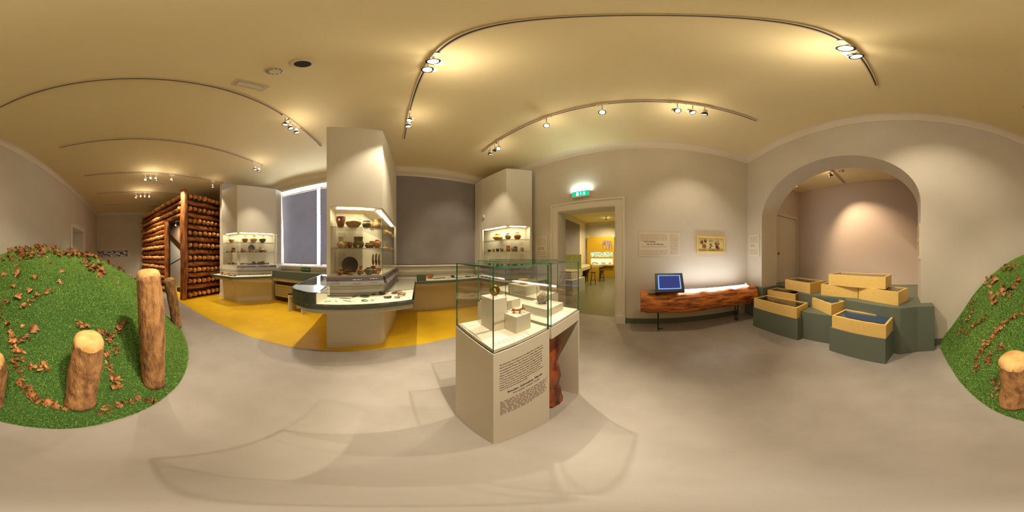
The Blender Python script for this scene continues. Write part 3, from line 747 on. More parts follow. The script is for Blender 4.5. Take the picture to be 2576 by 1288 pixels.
t = thing('glass_display_case', 'nearest glass case on a beige text-printed plinth', 'display case', (.61, .76, 0))
mb = MB(); mb.box(*V1, 0, 1.075); wpart(mb, 'plinth', M['cab'], t, bevel=.002)
mb = MB(); mb.box(V1[0] + .012, V1[1] - .012, V1[2] + .012, V1[3] - .012, 1.075, 1.092); wpart(mb, 'case_floor', M['cabin'], t)
vitrine(t, V1[0] + .003, V1[1] - .003, V1[2] + .003, V1[3] - .003, 1.075, 1.505)
case1 = t
P1 = """Zur bäuerlichen Wirtschaftsweise in der Region gehört von Anfang an die
Zucht und Haltung von Rindern, aber auch von Schafen, Ziegen, Schweinen
und gelegentlich Pferden. Diese Haustiere werden vielseitig genutzt.
Unverzichtbar ist einerseits die Arbeitskraft der Rinder und Pferde beim
Pflügen. Außerdem tragen sie Lasten und ziehen die Wagen. Andererseits
liefern die Haustiere Fleisch. Weitere wichtige Nahrungsmittel sind Milch
und daraus gewonnene Milchprodukte. Eine weitere Nutzung ist die
Nutzung von Wolle. Wie schon unter den Wildtieren sind sie zu
halten. Daneben Horn und Knochen und Sehnen sowie das Fell.
Gelegentlich wird die hohe Wertschätzung der Haustiere durch kleine
tönerne figürliche Darstellungen greifbar."""
def pf(x, z): return frame((V1[0] + x, V1[2] - .0008, z), (1, 0, 0))
for i, l in enumerate(P1.split('\n')):
    text('small_print', l, .0118, pf(.033, .983 - i * .0205), M['ink'], t, sx=.87 if len(l) > 68 else .93)
text('headline', 'Rinder, Schweine, Pferde', .0255, pf(.078, .728), M['inkdark'], t, bold=.0004)
text('subtitle', 'Howjada, swinje, konje', .0215, pf(.112, .697), M['ink'], t)
dashes('small_print', pf(.036, .655), .345, 10, .0172, .0055, M['ink'], t, seed=31, word=.03, last=.65)

ff = Matrix.Translation((V1[0] + .03, V1[2] + .065, 1.0925)); dashes('case_caption', ff, .13, 3, .014, .0022, M['inkpale'], t, seed=32, word=.02); dashes('case_caption', ff @ Matrix.Translation((0, -.05, 0)), .12, 2, .012, .0022, M['inkpale'], t, seed=33, word=.02)
def block(label, x0, x1, y0, y1, z0, z1):
    b = MB(); b.box(x0, x1, y0, y1, z0, z1); o = b.build('display_block', M['cab'], origin=((x0 + x1) / 2, (y0 + y1) / 2, z0), bevel=.0015); return tag(o, label, 'display block', None)
block('tall beige block inside the nearest glass case, left', .535, .635, .735, .865, 1.092, 1.30)
block('lower beige block inside the nearest glass case, right', .615, .735, .635, .733, 1.092, 1.20)
# clay bull
t = thing('clay_animal_figure', 'small reddish clay animal figure on the lower block of the nearest case', 'figurine', (.675, .685, 1.20))
c = Vector((.675, .685, 1.20)); rd = Matrix.Rotation(radians(-42), 3, 'Z')
mb = MB(); mb.tube([c + rd @ Vector(p) for p in ((-.032, 0, .018), (-.026, 0, .021), (-.008, 0, .019), (.012, 0, .020), (.022, 0, .026), (.032, 0, .031), (.042, 0, .029), (.047, 0, .027))], [.005, .0085, .0075, .008, .007, .0065, .0048, .002], 12)
body = wpart(mb, 'figure_body', CL['orange'], t, smooth=True)
for x in (-.024, .012):
    for y in (-1, 1): mb = MB(); mb.tube([c + rd @ Vector((x, y * .004, .017)), c + rd @ Vector((x + .001, y * .009, .0))], [.0055, .0045], 8); wpart(mb, 'leg', CL['orange'], t, smooth=True)
for y in (-1, 1): mb = MB(); mb.tube([c + rd @ Vector(p) for p in ((.030, y * .003, .034), (.031, y * .010, .040), (.036, y * .012, .046))], [.003, .0022, .001], 6); wpart(mb, 'horn', CL['orange'], t, smooth=True)
mb = MB(); mb.tube([c + rd @ Vector(p) for p in ((-.031, 0, .02), (-.037, 0, .014), (-.037, 0, .008))], [.003, .002, .001], 6); wpart(mb, 'tail', CL['orange'], t, smooth=True)
# bronze disc with hub
t = thing('wheel_disc', 'round bronze disc with a hub standing on the tall block of the nearest case', 'disc', (.585, .79, 1.30))
R = Matrix.Rotation(radians(-24), 3, 'Z') @ Matrix.Rotation(pi / 2, 3, 'X')
mb = MB(); mb.lathe([(.001, .004), (.008, .012), (.012, .006), (.02, .003), (.030, .006), (.034, .001), (.034, -.002), (.001, -.003)], 30, c=(.585, .79, 1.338), R=R); wpart(mb, 'disc', M['brass'], t, smooth=True, auto=40)
mb = MB(); mb.lathe([(.006, .010), (.005, .018), (.001, .019)], 14, c=(.585, .79, 1.338), R=R); wpart(mb, 'hub', M['bone'], t, smooth=True)
mb = MB(); mb.box(.584, .586, .792, .794, 1.30, 1.42); wpart(mb, 'support_rod', M['glass'], t)
# second case
V2 = (.84, 1.262, .555, 1.425)
t = thing('glass_display_case', 'second glass case, raised on beige side panels over a tree trunk', 'display case', (1.05, .99, 0))
mb = MB(); mb.box(V2[0], V2[1], V2[2], V2[3], .985, 1.075); wpart(mb, 'case_tray', M['cab'], t, bevel=.002)
mb = MB(); mb.box(V2[0] + .012, V2[1] - .012, V2[2] + .012, V2[3] - .012, 1.075, 1.088); wpart(mb, 'case_floor', M['cabin'], t)
mb = MB(); mb.box(V2[1] - .022, V2[1], V2[2], V2[3], 0, .985); wpart(mb, 'side_panel', M['cab'], t)
mb = MB(); mb.box(V2[0], V2[0] + .022, V2[3] - .45, V2[3], 0, .985); wpart(mb, 'side_panel', M['cab'], t)
mb = MB(); mb.box(V2[0] + .022, V2[1] - .022, V2[3] - .022, V2[3], 0, .985); wpart(mb, 'back_panel', M['cab'], t)
vitrine(t, V2[0] + .003, V2[1] - .003, V2[2] + .003, V2[3] - .003, 1.075, 1.505)
block('flat beige block inside the second glass case under the grey stone', .955, 1.19, .67, .92, 1.088, 1.15)
block('flat beige block at the far end of the second glass case', .86, 1.04, 1.02, 1.25, 1.088, 1.165)
def rock(name, label, cat, c, r, sq, material, seed, n=3):
    bm = bmesh.new(); bmesh.ops.create_icosphere(bm, subdivisions=n, radius=1)
    for v in bm.verts:
        q = v.co * 2.1 + Vector((seed * 3.7, seed, 0)); d = 1 + .28 * noise.noise(q) + .12 * noise.noise(q * 2.7)
        v.co = Vector((v.co.x * r * d, v.co.y * r * d * .9, v.co.z * r * d * sq))
    mz = min(v.co.z for v in bm.verts)
    for v in bm.verts: v.co.z = max(v.co.z - mz - r * .06, 0)
    me = bpy.data.meshes.new(name); bm.to_mesh(me); bm.free(); me.materials.append(material)
    o = bpy.data.objects.new(name, me); COL.objects.link(o); o.location = c
    return tag(o, label, cat)
rock('stone', 'rough grey stone on a flat block in the second glass case', 'stone', (1.075, .80, 1.15), .048, 1.0, M['stone'], 4)
# third case
V3 = (1.33, 1.752, 1.06, 1.93)
t = thing('glass_display_case', 'farthest glass case, behind the second one and nearest the passage', 'display case', (1.54, 1.5, 0))
mb = MB(); mb.box(*V3, 0, 1.075); wpart(mb, 'plinth', M['cab'], t, bevel=.002)
mb = MB(); mb.box(V3[0] + .012, V3[1] - .012, V3[2] + .012, V3[3] - .012, 1.075, 1.088); wpart(mb, 'case_floor', M['cabin'], t)
vitrine(t, V3[0] + .003, V3[1] - .003, V3[2] + .003, V3[3] - .003, 1.075, 1.505)
block('square beige block inside the farthest glass case', 1.36, 1.62, 1.25, 1.55, 1.088, 1.20)
# trunk under case 2
def log_rfun(seed, amp=.06, lobes=0):
    def f(i, k, t):
        return 1 + amp * noise.noise(Vector((cos(t) * 1.6 + seed, sin(t) * 1.6, i * .35))) + amp * .6 * noise.noise(Vector((cos(t) * 5, sin(t) * 5 + seed, i * .5))) + lobes * cos(3 * t + seed)
    return f
t = thing('tree_trunk', 'dark reddish stripped tree trunk standing under the second glass case', 'trunk', (1.03, .80, 0))
pts = [(1.03 + .012 * sin(i * .7), .80 + .01 * cos(i * .9), .982 * i / 24) for i in range(25)]
mb = MB(); mb.tube(pts, [.178 - .02 * sin(pi * i / 24) + (.02 if i < 2 else 0) for i in range(25)], 36, rfun=log_rfun(3, .10, .03))
tr = wpart(mb, 'trunk_wood', None or mat('reddish_trunk', rgb(172, 84, 30), .5, col2=rgb(84, 32, 12), scale=3.5, stretch=(4, 4, .7), bump=1, bscale=7, detail=8, ramp=(.4, .62)), t, smooth=True)

# ------------------------------------------------------------------ tall corner showcases
ZO0, ZO1 = 1.255, 2.32
ZG_ = 1.09
def inset(poly, d):
    """move every edge of a CCW polygon inwards by d (scalar or list)"""
    n = len(poly); out = []
    dd = d if isinstance(d, (list, tuple)) else [d] * n
    L = []
    for i in range(n):
        a = Vector(poly[i]); b = Vector(poly[(i + 1) % n]); e = (b - a).normalized(); nn = Vector((-e.y, e.x)); L.append((a + nn * dd[i], e))
    for i in range(n):
        p, e = L[i - 1]; q, f = L[i]; det = e.x * (-f.y) + f.x * e.y
        w = q - p; s = (w.x * (-f.y) + f.x * w.y) / det; out.append((p.x + e.x * s, p.y + e.y * s))
    return out
def inset_clip(poly, d):
    """the part of a convex CCW polygon that lies at least d[i] inside each edge"""
    out = [Vector(p) for p in poly]
    for i in range(len(poly)):
        a = Vector(poly[i]); b = Vector(poly[(i + 1) % len(poly)]); e = (b - a).normalized(); nn = Vector((-e.y, e.x)); a = a + nn * d[i]
        res = []
        for k in range(len(out)):
            p, q = out[k], out[(k + 1) % len(out)]; sp, sq = (p - a).dot(nn), (q - a).dot(nn)
            if sp >= -1e-7: res.append(p)
            if (sp > 1e-7 and sq < -1e-7) or (sp < -1e-7 and sq > 1e-7): res.append(p + (q - p) * (sp / (sp - sq)))
        out = res
    return [tuple(p) for p in out]
def sheet(mb, a, b, z0, z1, th, mi=0):
    """upright slab from plan point a to b, thickness th to the left of a->b"""
    a = Vector(a[:2]); b = Vector(b[:2]); e = (b - a).normalized(); n = Vector((-e.y, e.x)) * th
    mb.prism([tuple(a), tuple(b), tuple(b + n), tuple(a + n)], z0, z1, mi)
def cabinet(key, label, poly, top, base, glassed, strips, core_in, z_open=ZO1):
    """poly: CCW upper outline; base: CCW outline of the pedestal; glassed: indices of glazed edges"""
    cx = sum(p[0] for p in poly) / len(poly); cy = sum(p[1] for p in poly) / len(poly)
    t = thing('tall_showcase', label, 'showcase', (cx, cy, 0), 'tall corner showcases')
    mb = MB(); mb.prism(poly, z_open, top); wpart(mb, 'upper_housing', M['cab'], t, bevel=.002)
    mb = MB(); mb.prism(base, 0, .80); wpart(mb, 'pedestal', M['cab'], t, bevel=.002)
    mb = MB(); mb.prism(inset(poly, .004), ZG_ + .004, ZO0); mb.prism(inset(poly, .035), .80, ZG_ + .004); wpart(mb, 'middle_housing', M['cab'], t)
    core = inset(poly, core_in)
    mb = MB(); mb.prism(inset_clip(poly, core_in), ZO0 + .001, z_open); wpart(mb, 'inner_wall', M['cabin'], t)
    n = len(poly)
    for i in glassed:
        a, b = Vector(poly[i]), Vector(poly[(i + 1) % n]); e = (b - a).normalized()
        mb = MB(); sheet(mb, a + e * (.0 if (i - 1) % n in glassed else .055), b - e * (.0 if (i + 1) % n in glassed else .055), ZO0, z_open, .006)
        mb.m = [0, 1, 0, 1, 1, 1]; wpart(mb, 'glass_pane', [M['glass'], M['gedge']], t)
    for i in range(n):
        if i in glassed:
            a, b = Vector(poly[i]), Vector(poly[(i + 1) % n]); e = (b - a).normalized()
            for p, q, ok in ((a, a + e * .055, (i - 1) % n not in glassed), (b - e * .055, b, (i + 1) % n not in glassed)):
                if ok: mb = MB(); sheet(mb, p, q, ZO0, z_open, .05); wpart(mb, 'corner_post', M['cab'], t)
    for i in range(n):
        if i not in glassed and (((i - 1) % n in glassed) or ((i + 1) % n in glassed)):
            a, b = Vector(poly[i]), Vector(poly[(i + 1) % n]); e = (b - a).normalized()
            mb = MB(); sheet(mb, a + e * (.051 if (i - 1) % n in glassed else 0), b - e * (.051 if (i + 1) % n in glassed else 0), ZO0, z_open, .016); wpart(mb, 'side_wall', M['cab'], t)
    # shelves between glass and inner wall
    for z in (2.0, 1.675):
        ins = inset(poly, .012)
        mb = MB(); k = len(poly)
        out = [ins[i] for i in range(k)]
        mb.prism(out, z - .006, z)
        mb.m = [1] * k + [0, 0]
        wpart(mb, 'glass_shelf', [M['glass'], M['gedge_s']], t)
    # light panel under the housing
    lp = inset(poly, .06)
    for i in glassed:
        a, b = Vector(lp[i]), Vector(lp[(i + 1) % n]); e = (b - a).normalized()
        mb = MB(); sheet(mb, a + e * .08, b - e * .08, z_open - .008, z_open - .001, .07); wpart(mb, 'light_panel', M['led'], t)
    # caption rails
    for i in strips:
        a, b = Vector(poly[i]), Vector(poly[(i + 1) % n]); e = (b - a).normalized(); nn = Vector((-e.y, e.x))
        for (z0, z1, d0, d1, mt) in ((1.175, 1.228, .055, .028, 'mauve'), (1.125, 1.173, .085, .058, 'capgrey')):
            mb = MB()
            q = [a, b]; vs = []
            for p in q:
                for (dz, dd) in ((z0, 0), (z0, d0), (z1, d1), (z1, 0)): vs.append((p.x - nn.x * dd, p.y - nn.y * dd, dz))
            mb.add(vs, [(0, 1, 2, 3), (7, 6, 5, 4), (0, 4, 5, 1), (1, 5, 6, 2), (2, 6, 7, 3), (3, 7, 4, 0)]); wpart(mb, 'caption_rail', M[mt], t)
            up = Vector((nn.x * (d0 - d1), nn.y * (d0 - d1), z1 - z0)).normalized()
            L_ = (b - a).length
            for kk, (u, w_) in enumerate(((.08, .13), (.45, .13), (.75, .12))):
                o_ = a + e * (L_ * u) - nn * (d0 - .006 + .0012)
                mt2 = frame((o_.x, o_.y, z0 + .022 - (.008 if kk == 1 else -.004)), (e.x, e.y, 0), up)
                dashes('caption', mt2 @ Matrix.Translation((0, 0, .002)), w_, 1, .01, .009, M['cab'] if mt == 'mauve' and kk != 0 else M['ink'], t, seed=kk + i * 5, ragged=0)
    # small print on the inner wall
    for i in glassed:
        a, b = Vector(core[i]), Vector(core[(i + 1) % n]); e = (b - a).normalized(); nn = Vector((-e.y, e.x))
        if (b - a).length < .35: continue
        for zz, nl in ((1.95, 6), (1.60, 14)):
            o_ = (a + e * .05 if i == glassed[0] else b - e * .18) - nn * .002
            dashes('small_print', frame((o_.x, o_.y, zz), (e.x, e.y, 0)), .13, nl, .018, .006, M['inkpale'], t, seed=int(zz * 10) + i)
    return t, core

PC = [(-1.10, 4.60), (-.94, 2.26), (-.13, 2.565), (.145, 4.25), (.15, 4.60)]
PCb = [(-1.08, 4.55), (-.935, 2.25), (-.155, 2.60), (-.10, 2.66), (.14, 4.03), (.14, 4.55)]
cabC, coreC = cabinet('C', 'tall middle showcase full of pots, a big dark plate on its floor', PC, 4.03, PCb, [1, 2], [1, 2], [.02, .42, .42, .02, .02])
PL = [(-5.02, 4.60), (-4.96, 2.93), (-4.25, 3.085), (-3.655, 4.29), (-3.655, 4.60)]
PLb = [(-5.0, 4.55), (-5.0, 2.97), (-4.27, 3.12), (-3.72, 4.15), (-3.72, 4.55)]
cabL, coreL = cabinet('L', 'tall left showcase with four big urns on its top shelf, beside the log house', PL, 4.0, PLb, [1, 2], [2], [.02, .36, .36, .02, .02])
PR = [(2.665, 4.70), (2.66, 4.29), (2.785, 3.25), (3.37, 2.865), (3.50, 3.2), (3.50, 4.70)]
PRb = [(2.70, 4.6), (2.70, 4.3), (2.82, 3.30), (3.38, 2.92), (3.48, 3.2), (3.48, 4.6)]
cabR, coreR = cabinet('R', 'tall right showcase with three rounded jars on top, in the corner left of the passage', PR, 4.10, PRb, [1, 2], [1, 2], [.02, .34, .34, .02, .02, .02], 2.36)
mb = MB(); mb.box(2.615, 2.66, 4.09, 4.17, 2.60, 2.72); o = bpy.data.objects.get('alarm_detector')
aw = atX(1217, 545, 2.66)
mb = MB(); mb.box(aw.x - .035, aw.x + .002, aw.y - .035, aw.y + .035, aw.z - .05, aw.z + .05); wpart(mb, 'detector_body', M['white'], o, bevel=.006)
mb = MB(); mb.lathe([(.001, .012), (.015, .008), (.018, 0)], 12, c=(aw.x - .035, aw.y, aw.z - .01), R=Matrix.Rotation(-pi / 2, 3, 'Y')); wpart(mb, 'sensor_window', M['capgrey'], o, smooth=True)
# pier between the log house and the left showcase
mb = MB(); mb.box(-5.36, -5.06, 3.08, WY, 0, ZC); struct(mb.build('wall_pier', M['wall'])); mb = MB(); mb.box(-5.375, -5.04, 3.06, 3.08, 0, .12); struct(mb.build('baseboard_pier', M['white']))

# ------------------------------------------------------------------ counters with glass tops round the showcases
ZB, ZD, ZG = .868, .930, 1.090
def path_strip(mb, pts, z0, z1, th, mi=0):
    """upright band along a plan polyline, thickness th to the left"""
    n = len(pts); L = []
    P = [Vector(p) for p in pts]
    for i in range(n):
        e1 = (P[i] - P[i - 1]).normalized() if i else None; e2 = (P[i + 1] - P[i]).normalized() if i < n - 1 else None
        e = (e1 + e2).normalized() if e1 and e2 else (e1 or e2)
        k = 1 / max(.5, e.dot(e1 or e2)); nn = Vector((-e.y, e.x)) * th * k; L.append(P[i] + nn)
    for i in range(n - 1):
        mb.prism([tuple(P[i]), tuple(P[i + 1]), tuple(L[i + 1]), tuple(L[i])], z0, z1, mi)
def arc_pts(a, m, b, n=8):
    """quadratic curve through the middle"""
    a, m, b = Vector(a), Vector(m), Vector(b); c = m * 2 - (a + b) / 2
    return [tuple(a * (1 - t) ** 2 + c * 2 * t * (1 - t) + b * t * t) for t in [i / n for i in range(n + 1)]]
def kk(*pts): return [(p[0] * .944, p[1] * .944) for p in pts]
end_arc = kk((-1.80, 4.05), (-1.526, 2.263), *arc_pts((-1.526, 2.263), (-1.40, 2.035), (-1.21, 1.935), 12)[1:], *arc_pts((-1.21, 1.935), (-1.08, 1.893), (-.946, 1.906), 8)[1:])
front_arc = kk(*arc_pts((-.946, 1.906), (-.36, 2.095), (.339, 2.364), 12))
CR = (.609, 3.90)                                   # inner corner where the curved counter meets the wall counter
c_out = end_arc + front_arc[1:] + [CR]
in_c = [(.135, 3.90), (-.125, 2.57), (-.93, 2.27), (-1.05, 3.82)]
t = thing('display_counter', 'curved glass-topped counter with a green rounded end round the middle showcase', 'counter', (-.4, 2.3, 0))
mb = MB(); mb.prism(c_out + in_c, ZD - .012, ZD); wpart(mb, 'display_floor', M['cabin'], t)
mb = MB(); mb.prism([(p[0] * .965, p[1] + .06) for p in c_out[2:-1]] + [(.52, 3.90)] + in_c + [(-1.60, 3.82)], ZB - .075, ZD - .013); wpart(mb, 'counter_apron', M['cab'], t)
mb = MB(); path_strip(mb, front_arc + [CR], ZB, ZD, .03); wpart(mb, 'front_rail', M['green'], t)
mb = MB(); path_strip(mb, end_arc, ZB, ZG, .02); wpart(mb, 'rounded_end', M['green'], t, smooth=True, auto=45)
mb = MB(); mb.prism(end_arc[2:] + [(-.945, 2.25), (-.97, 2.36), (-1.44, 2.17)], ZG - .02, ZG - .001); wpart(mb, 'end_cover', mat('blue_grey_cover', rgb(140, 148, 150), .28), t)
mb = MB(); mb.box(-.915, -.905, 1.84, 2.22, ZD, ZG - .021); wpart(mb, 'end_partition', M['cabin'], t)
mb = MB(); path_strip(mb, front_arc + [CR], ZD, ZG - .006, .006); wpart(mb, 'glass_front', M['glass'], t)
tp = front_arc + [CR, (.14, 3.90), (-.12, 2.57), (-.93, 2.265)]
mb = MB(); mb.prism(tp, ZG - .006, ZG); mb.m = [1] * len(tp) + [0, 0]; wpart(mb, 'glass_top', [M['glasstop'], M['gedge_s']], t)
tp2 = [end_arc[0], (-1.441, 2.17), (-.97, 2.38), (-1.06, 3.82)]
mb = MB(); mb.prism(tp2, ZG - .006, ZG); mb.m = [1] * 4 + [0, 0]; wpart(mb, 'glass_top', [M['glasstop'], M['gedge_s']], t)
# wall counter, left part (solid green front)
t = thing('wall_counter', 'green-fronted wall counter under the left window', 'counter', (-2.7, 4.3, 0))
mb = MB(); mb.box(-3.40, -1.70, 3.825, 3.86, ZB, ZG - .006); wpart(mb, 'green_front', M['green'], t)
mb = MB(); mb.prism([(-3.40, 3.862), (-1.10, 3.862), (-1.12, WY - .001), (-3.63, WY - .001), (-3.63, 4.25)], ZB - .09, ZD); wpart(mb, 'counter_body', M['cab'], t)
mb = MB(); mb.prism([(-3.40, 3.828), (-1.10, 3.828), (-1.12, WY - .101), (-3.63, WY - .101), (-3.63, 4.25)], ZG - .006, ZG); mb.m = [1] * 5 + [0, 0]; wpart(mb, 'glass_top', [M['glasstop'], M['gedge_s']], t)
t = thing('radiator_cover', 'pale slatted radiator cover in the recess under the left wall counter', 'radiator cover', (-2.7, 4.3, 0))
for k in range(5): mb = MB(); mb.box(-3.63, -1.14, 4.24 - .012, 4.24, .17 + k * .085, .245 + k * .085); wpart(mb, 'slat', M['cab'], t)
mb = MB(); mb.box(-3.63, -1.14, 4.30, 4.32, 0, .7); wpart(mb, 'backing', M['brown'], t)
# left showcase counter
l_out = kk((-5.30, 3.15), (-5.235, 2.64), (-4.17, 2.815), (-3.56, 3.97))
l_poly = l_out + [(-3.62, 4.17), (-4.24, 3.055), (-4.99, 2.90), (-4.99, 2.975)]
t = thing('display_counter', 'angular glass-topped counter with a green rail round the left showcase', 'counter', (-4.3, 2.9, 0))
mb = MB(); mb.prism(l_poly, ZD - .012, ZD); wpart(mb, 'display_floor', M['cabin'], t)
mb = MB(); mb.prism([(-4.86, 2.60), (-3.98, 2.74), (-3.44, 3.80), (-3.63, 4.16), (-4.245, 3.06), (-4.985, 2.905)], ZB - .075, ZD - .013); wpart(mb, 'counter_apron', M['cab'], t)
mb = MB(); path_strip(mb, l_out, ZB, ZD, .03); wpart(mb, 'front_rail', M['green'], t)
mb = MB(); path_strip(mb, l_out, ZD, ZG - .006, .006); wpart(mb, 'glass_front', M['glass'], t)
mb = MB(); sheet(mb, l_out[3], (-3.61, 4.15), ZD, ZG - .01, .01); wpart(mb, 'end_partition', M['cabin'], t)
mb = MB(); mb.prism(l_poly, ZG - .006, ZG); mb.m = [1] * len(l_poly) + [0, 0]; wpart(mb, 'glass_top', [M['glasstop'], M['gedge_s']], t)
# right wall counter
t = thing('wall_counter', 'glass-topped wall counter under the large blind, running to the right showcase', 'counter', (1.6, 4.3, 0))
r_out = kk((.66, 4.135), (2.50, 4.17), (2.60, 3.12), (3.27, 2.58)) + [(3.51, 2.44)]
r_in = [(3.51, 2.80), (3.37, 2.84), (2.765, 3.235), (2.64, 4.30), (2.64, WY - .10), (.18, WY - .10), (.18, 3.905)]
r_poly = r_out + r_in
mb = MB(); mb.prism(r_poly, ZD - .012, ZD); wpart(mb, 'display_floor', M['cabin'], t)
r_ap = [(.66, 3.97), (2.43, 4.0), (2.52, 3.0), (3.12, 2.52), (3.50, 2.52)] + r_in[:-1] + [(.18, 3.97)]
mb = MB(); mb.prism(r_ap, ZB - .075, ZD - .013); wpart(mb, 'counter_apron', M['cab'], t)
r_path = [(.86, r_out[0][1] + .006)] + r_out[1:]
mb = MB(); path_strip(mb, r_out, ZB, ZD, .03); wpart(mb, 'front_rail', M['green'], t)
mb = MB(); sheet(mb, r_out[0], r_path[0], ZD, ZG - .006, .03); wpart(mb, 'green_panel', M['green'], t)
mb = MB(); path_strip(mb, r_path, ZD, ZG - .006, .006); wpart(mb, 'glass_front', M['glass'], t)
mb = MB(); mb.prism(r_poly, ZG - .006, ZG); mb.m = [1] * len(r_poly) + [0, 0]; wpart(mb, 'glass_top', [M['glasstop'], M['gedge_s']], t)
mb = MB(); mb.prism([(.145, 4.40), (2.62, 4.36), (2.68, 4.36), (2.68, 4.6), (.145, 4.6)], 0, ZB - .076); wpart(mb, 'base_panel', M['cab'], t)
# stool-bench
t = thing('low_bench', 'low bench with pale side panels and a dark seat, left of the curved counter', 'bench', (-2.3, 3.65, 0))
u = Vector((-2.13, 3.49)); v = Vector((-2.56, 3.53)); e = (v - u).normalized(); nn = Vector((e.y, -e.x)) if True else None
if nn.y < 0: nn = -nn
for p in (u, v): mb = MB(); mb.prism([tuple(p - e * .015), tuple(p + e * .015), tuple(p + e * .015 + nn * .32), tuple(p - e * .015 + nn * .32)], 0, .46); wpart(mb, 'side_panel', M['cab'], t)
mb = MB(); mb.prism([tuple(u - e * .02), tuple(v + e * .02), tuple(v + e * .02 + nn * .32), tuple(u - e * .02 + nn * .32)], .46, .485); wpart(mb, 'seat_board', M['cab'], t)
mb = MB(); mb.prism([tuple(u - e * .02), tuple(v + e * .03), tuple(v + e * .03 + nn * .33), tuple(u - e * .02 + nn * .33)], .486, .52); wpart(mb, 'seat_pad', mat('dark_pad', rgb(28, 34, 30), .6), t, bevel=.006)

# ------------------------------------------------------------------ pottery
PR_ = {
 'urn': [(.001, 0), (.42, 0), (.62, .18), (.90, .38), (1.0, .50), (.93, .60), (.74, .74), (.60, .88), (.60, .96), (.66, 1.0), (.60, 1.0), (.54, .9), (.5, .8), (.001, .5)],
 'jar': [(.001, 0), (.45, 0), (.70, .16), (.94, .42), (1.0, .60), (.90, .80), (.74, .88), (.76, .95), (.86, 1.0), (.80, 1.0), (.68, .9), (.6, .8), (.001, .3)],
 'pot': [(.001, 0), (.52, 0), (.72, .25), (.88, .55), (.92, .75), (.86, .86), (.96, .97), (1.0, 1.0), (.92, 1.0), (.80, .86), (.7, .6), (.001, .2)],
 'wide': [(.001, 0), (.34, 0), (.60, .12), (.92, .34), (1.0, .44), (.98, .50), (.90, .58), (.66, .70), (.48, .74), (.46, .92), (.50, 1.0), (.44, 1.0), (.40, .8), (.001, .4)],
 'bowl': [(.001, 0), (.38, 0), (.60, .22), (.88, .62), (1.0, .92), (.98, 1.0), (.90, .96), (.6, .5), (.001, .2)],
 'globe': [(.001, 0), (.40, 0), (.74, .14), (.97, .38), (1.0, .50), (.93, .68), (.70, .82), (.48, .87), (.46, .95), (.54, 1.0), (.46, 1.0), (.38, .86), (.001, .4)],
 'neck': [(.001, 0), (.55, 0), (.82, .12), (1.0, .30), (.92, .44), (.60, .52), (.44, .58), (.46, .80), (.62, 1.0), (.54, 1.0), (.36, .8), (.34, .6), (.001, .3)],
 'cyl': [(.001, 0), (.60, 0), (.90, .15), (1.0, .34), (.96, .50), (.78, .60), (.76, .64), (.80, .92), (.88, 1.0), (.80, 1.0), (.70, .9), (.66, .6), (.001, .3)],
 'cup': [(.001, 0), (.45, 0), (.62, .1), (.86, .5), (.94, .8), (1.0, 1.0), (.92, 1.0), (.8, .6), (.001, .2)],
}
def vessel(label, kind, p, w, h, cl, low=None, handles=0, group=None, name=None, cat=None):
    r = w / 2; prof = [(max(a * r, .0005), b * h) for a, b in PR_[kind]]
    nm = name or {'bowl': 'clay_bowl', 'cup': 'clay_cup', 'neck': 'clay_jug'}.get(kind, 'clay_pot')
    t = thing(nm, label, cat or {'bowl': 'bowl', 'cup': 'cup', 'neck': 'jug'}.get(kind, 'pot'), p, group)
    mb = MB(); mb.lathe(prof, 32, mfun=(lambda i: 1 if low and prof[i][1] < h * .48 and i < 5 else 0))
    o = mb.build('vessel_body', [CL[cl], CL[low or cl]], t, smooth=True, auto=50)
    if h > .04:
        mb = MB(); rr, zz = prof[-4] if False else max(((a, b) for a, b in prof if b > h * .97), key=lambda q: q[0])
        mb.tube([(rr * .985 * cos(k * pi / 12), rr * .985 * sin(k * pi / 12), zz - .001) for k in range(25)], max(.0016, w * .012), 6, cap=False); mb.build('rim', CL[cl], t, smooth=True)
    for k in range(handles):
        a = (pi * .15 if k == 0 else pi * 1.15) - radians(40)
        z1, z2 = (h * .95, h * .62) if kind in ('pot', 'neck', 'cyl') else (h * .86, h * .62)
        def rad(z):
            pr = [q for q in prof[1:-2]]
            for i in range(len(pr) - 1):
                if pr[i][1] <= z <= pr[i + 1][1]: return pr[i][0] + (pr[i + 1][0] - pr[i][0]) * (z - pr[i][1]) / max(1e-6, pr[i + 1][1] - pr[i][1])
            return r
        q = []
        for i in range(7):
            s = i / 6; z = z1 + (z2 - z1) * s; rd_ = rad(z1) * (1 - s) + rad(z2) * s + sin(pi * s) * w * .11
            q.append((rd_ * cos(a), rd_ * sin(a), z))
        mb = MB(); mb.tube(q, w * .03, 8); mb.build('handle', CL[cl], t, smooth=True)
    return t
def behind(poly, i, px, back):
    a, b = Vector(poly[i]), Vector(poly[(i + 1) % len(poly)]); e = (b - a).normalized(); nn = Vector((-e.y, e.x)) * back
    q = on_line(px, a + nn, b + nn); return q
def row(poly, items, z, group, where):
    for (px, i, back, kind, w, h, cl, low, hd, desc) in items:
        q = behind(poly, i, px, back)
        vessel(desc + ', ' + where, kind, (q.x, q.y, z), w, h, cl, low, hd, group)
S1, S2, S3 = 2.0005, 1.6755, ZO0 + .001
g = 'pottery in the middle showcase'
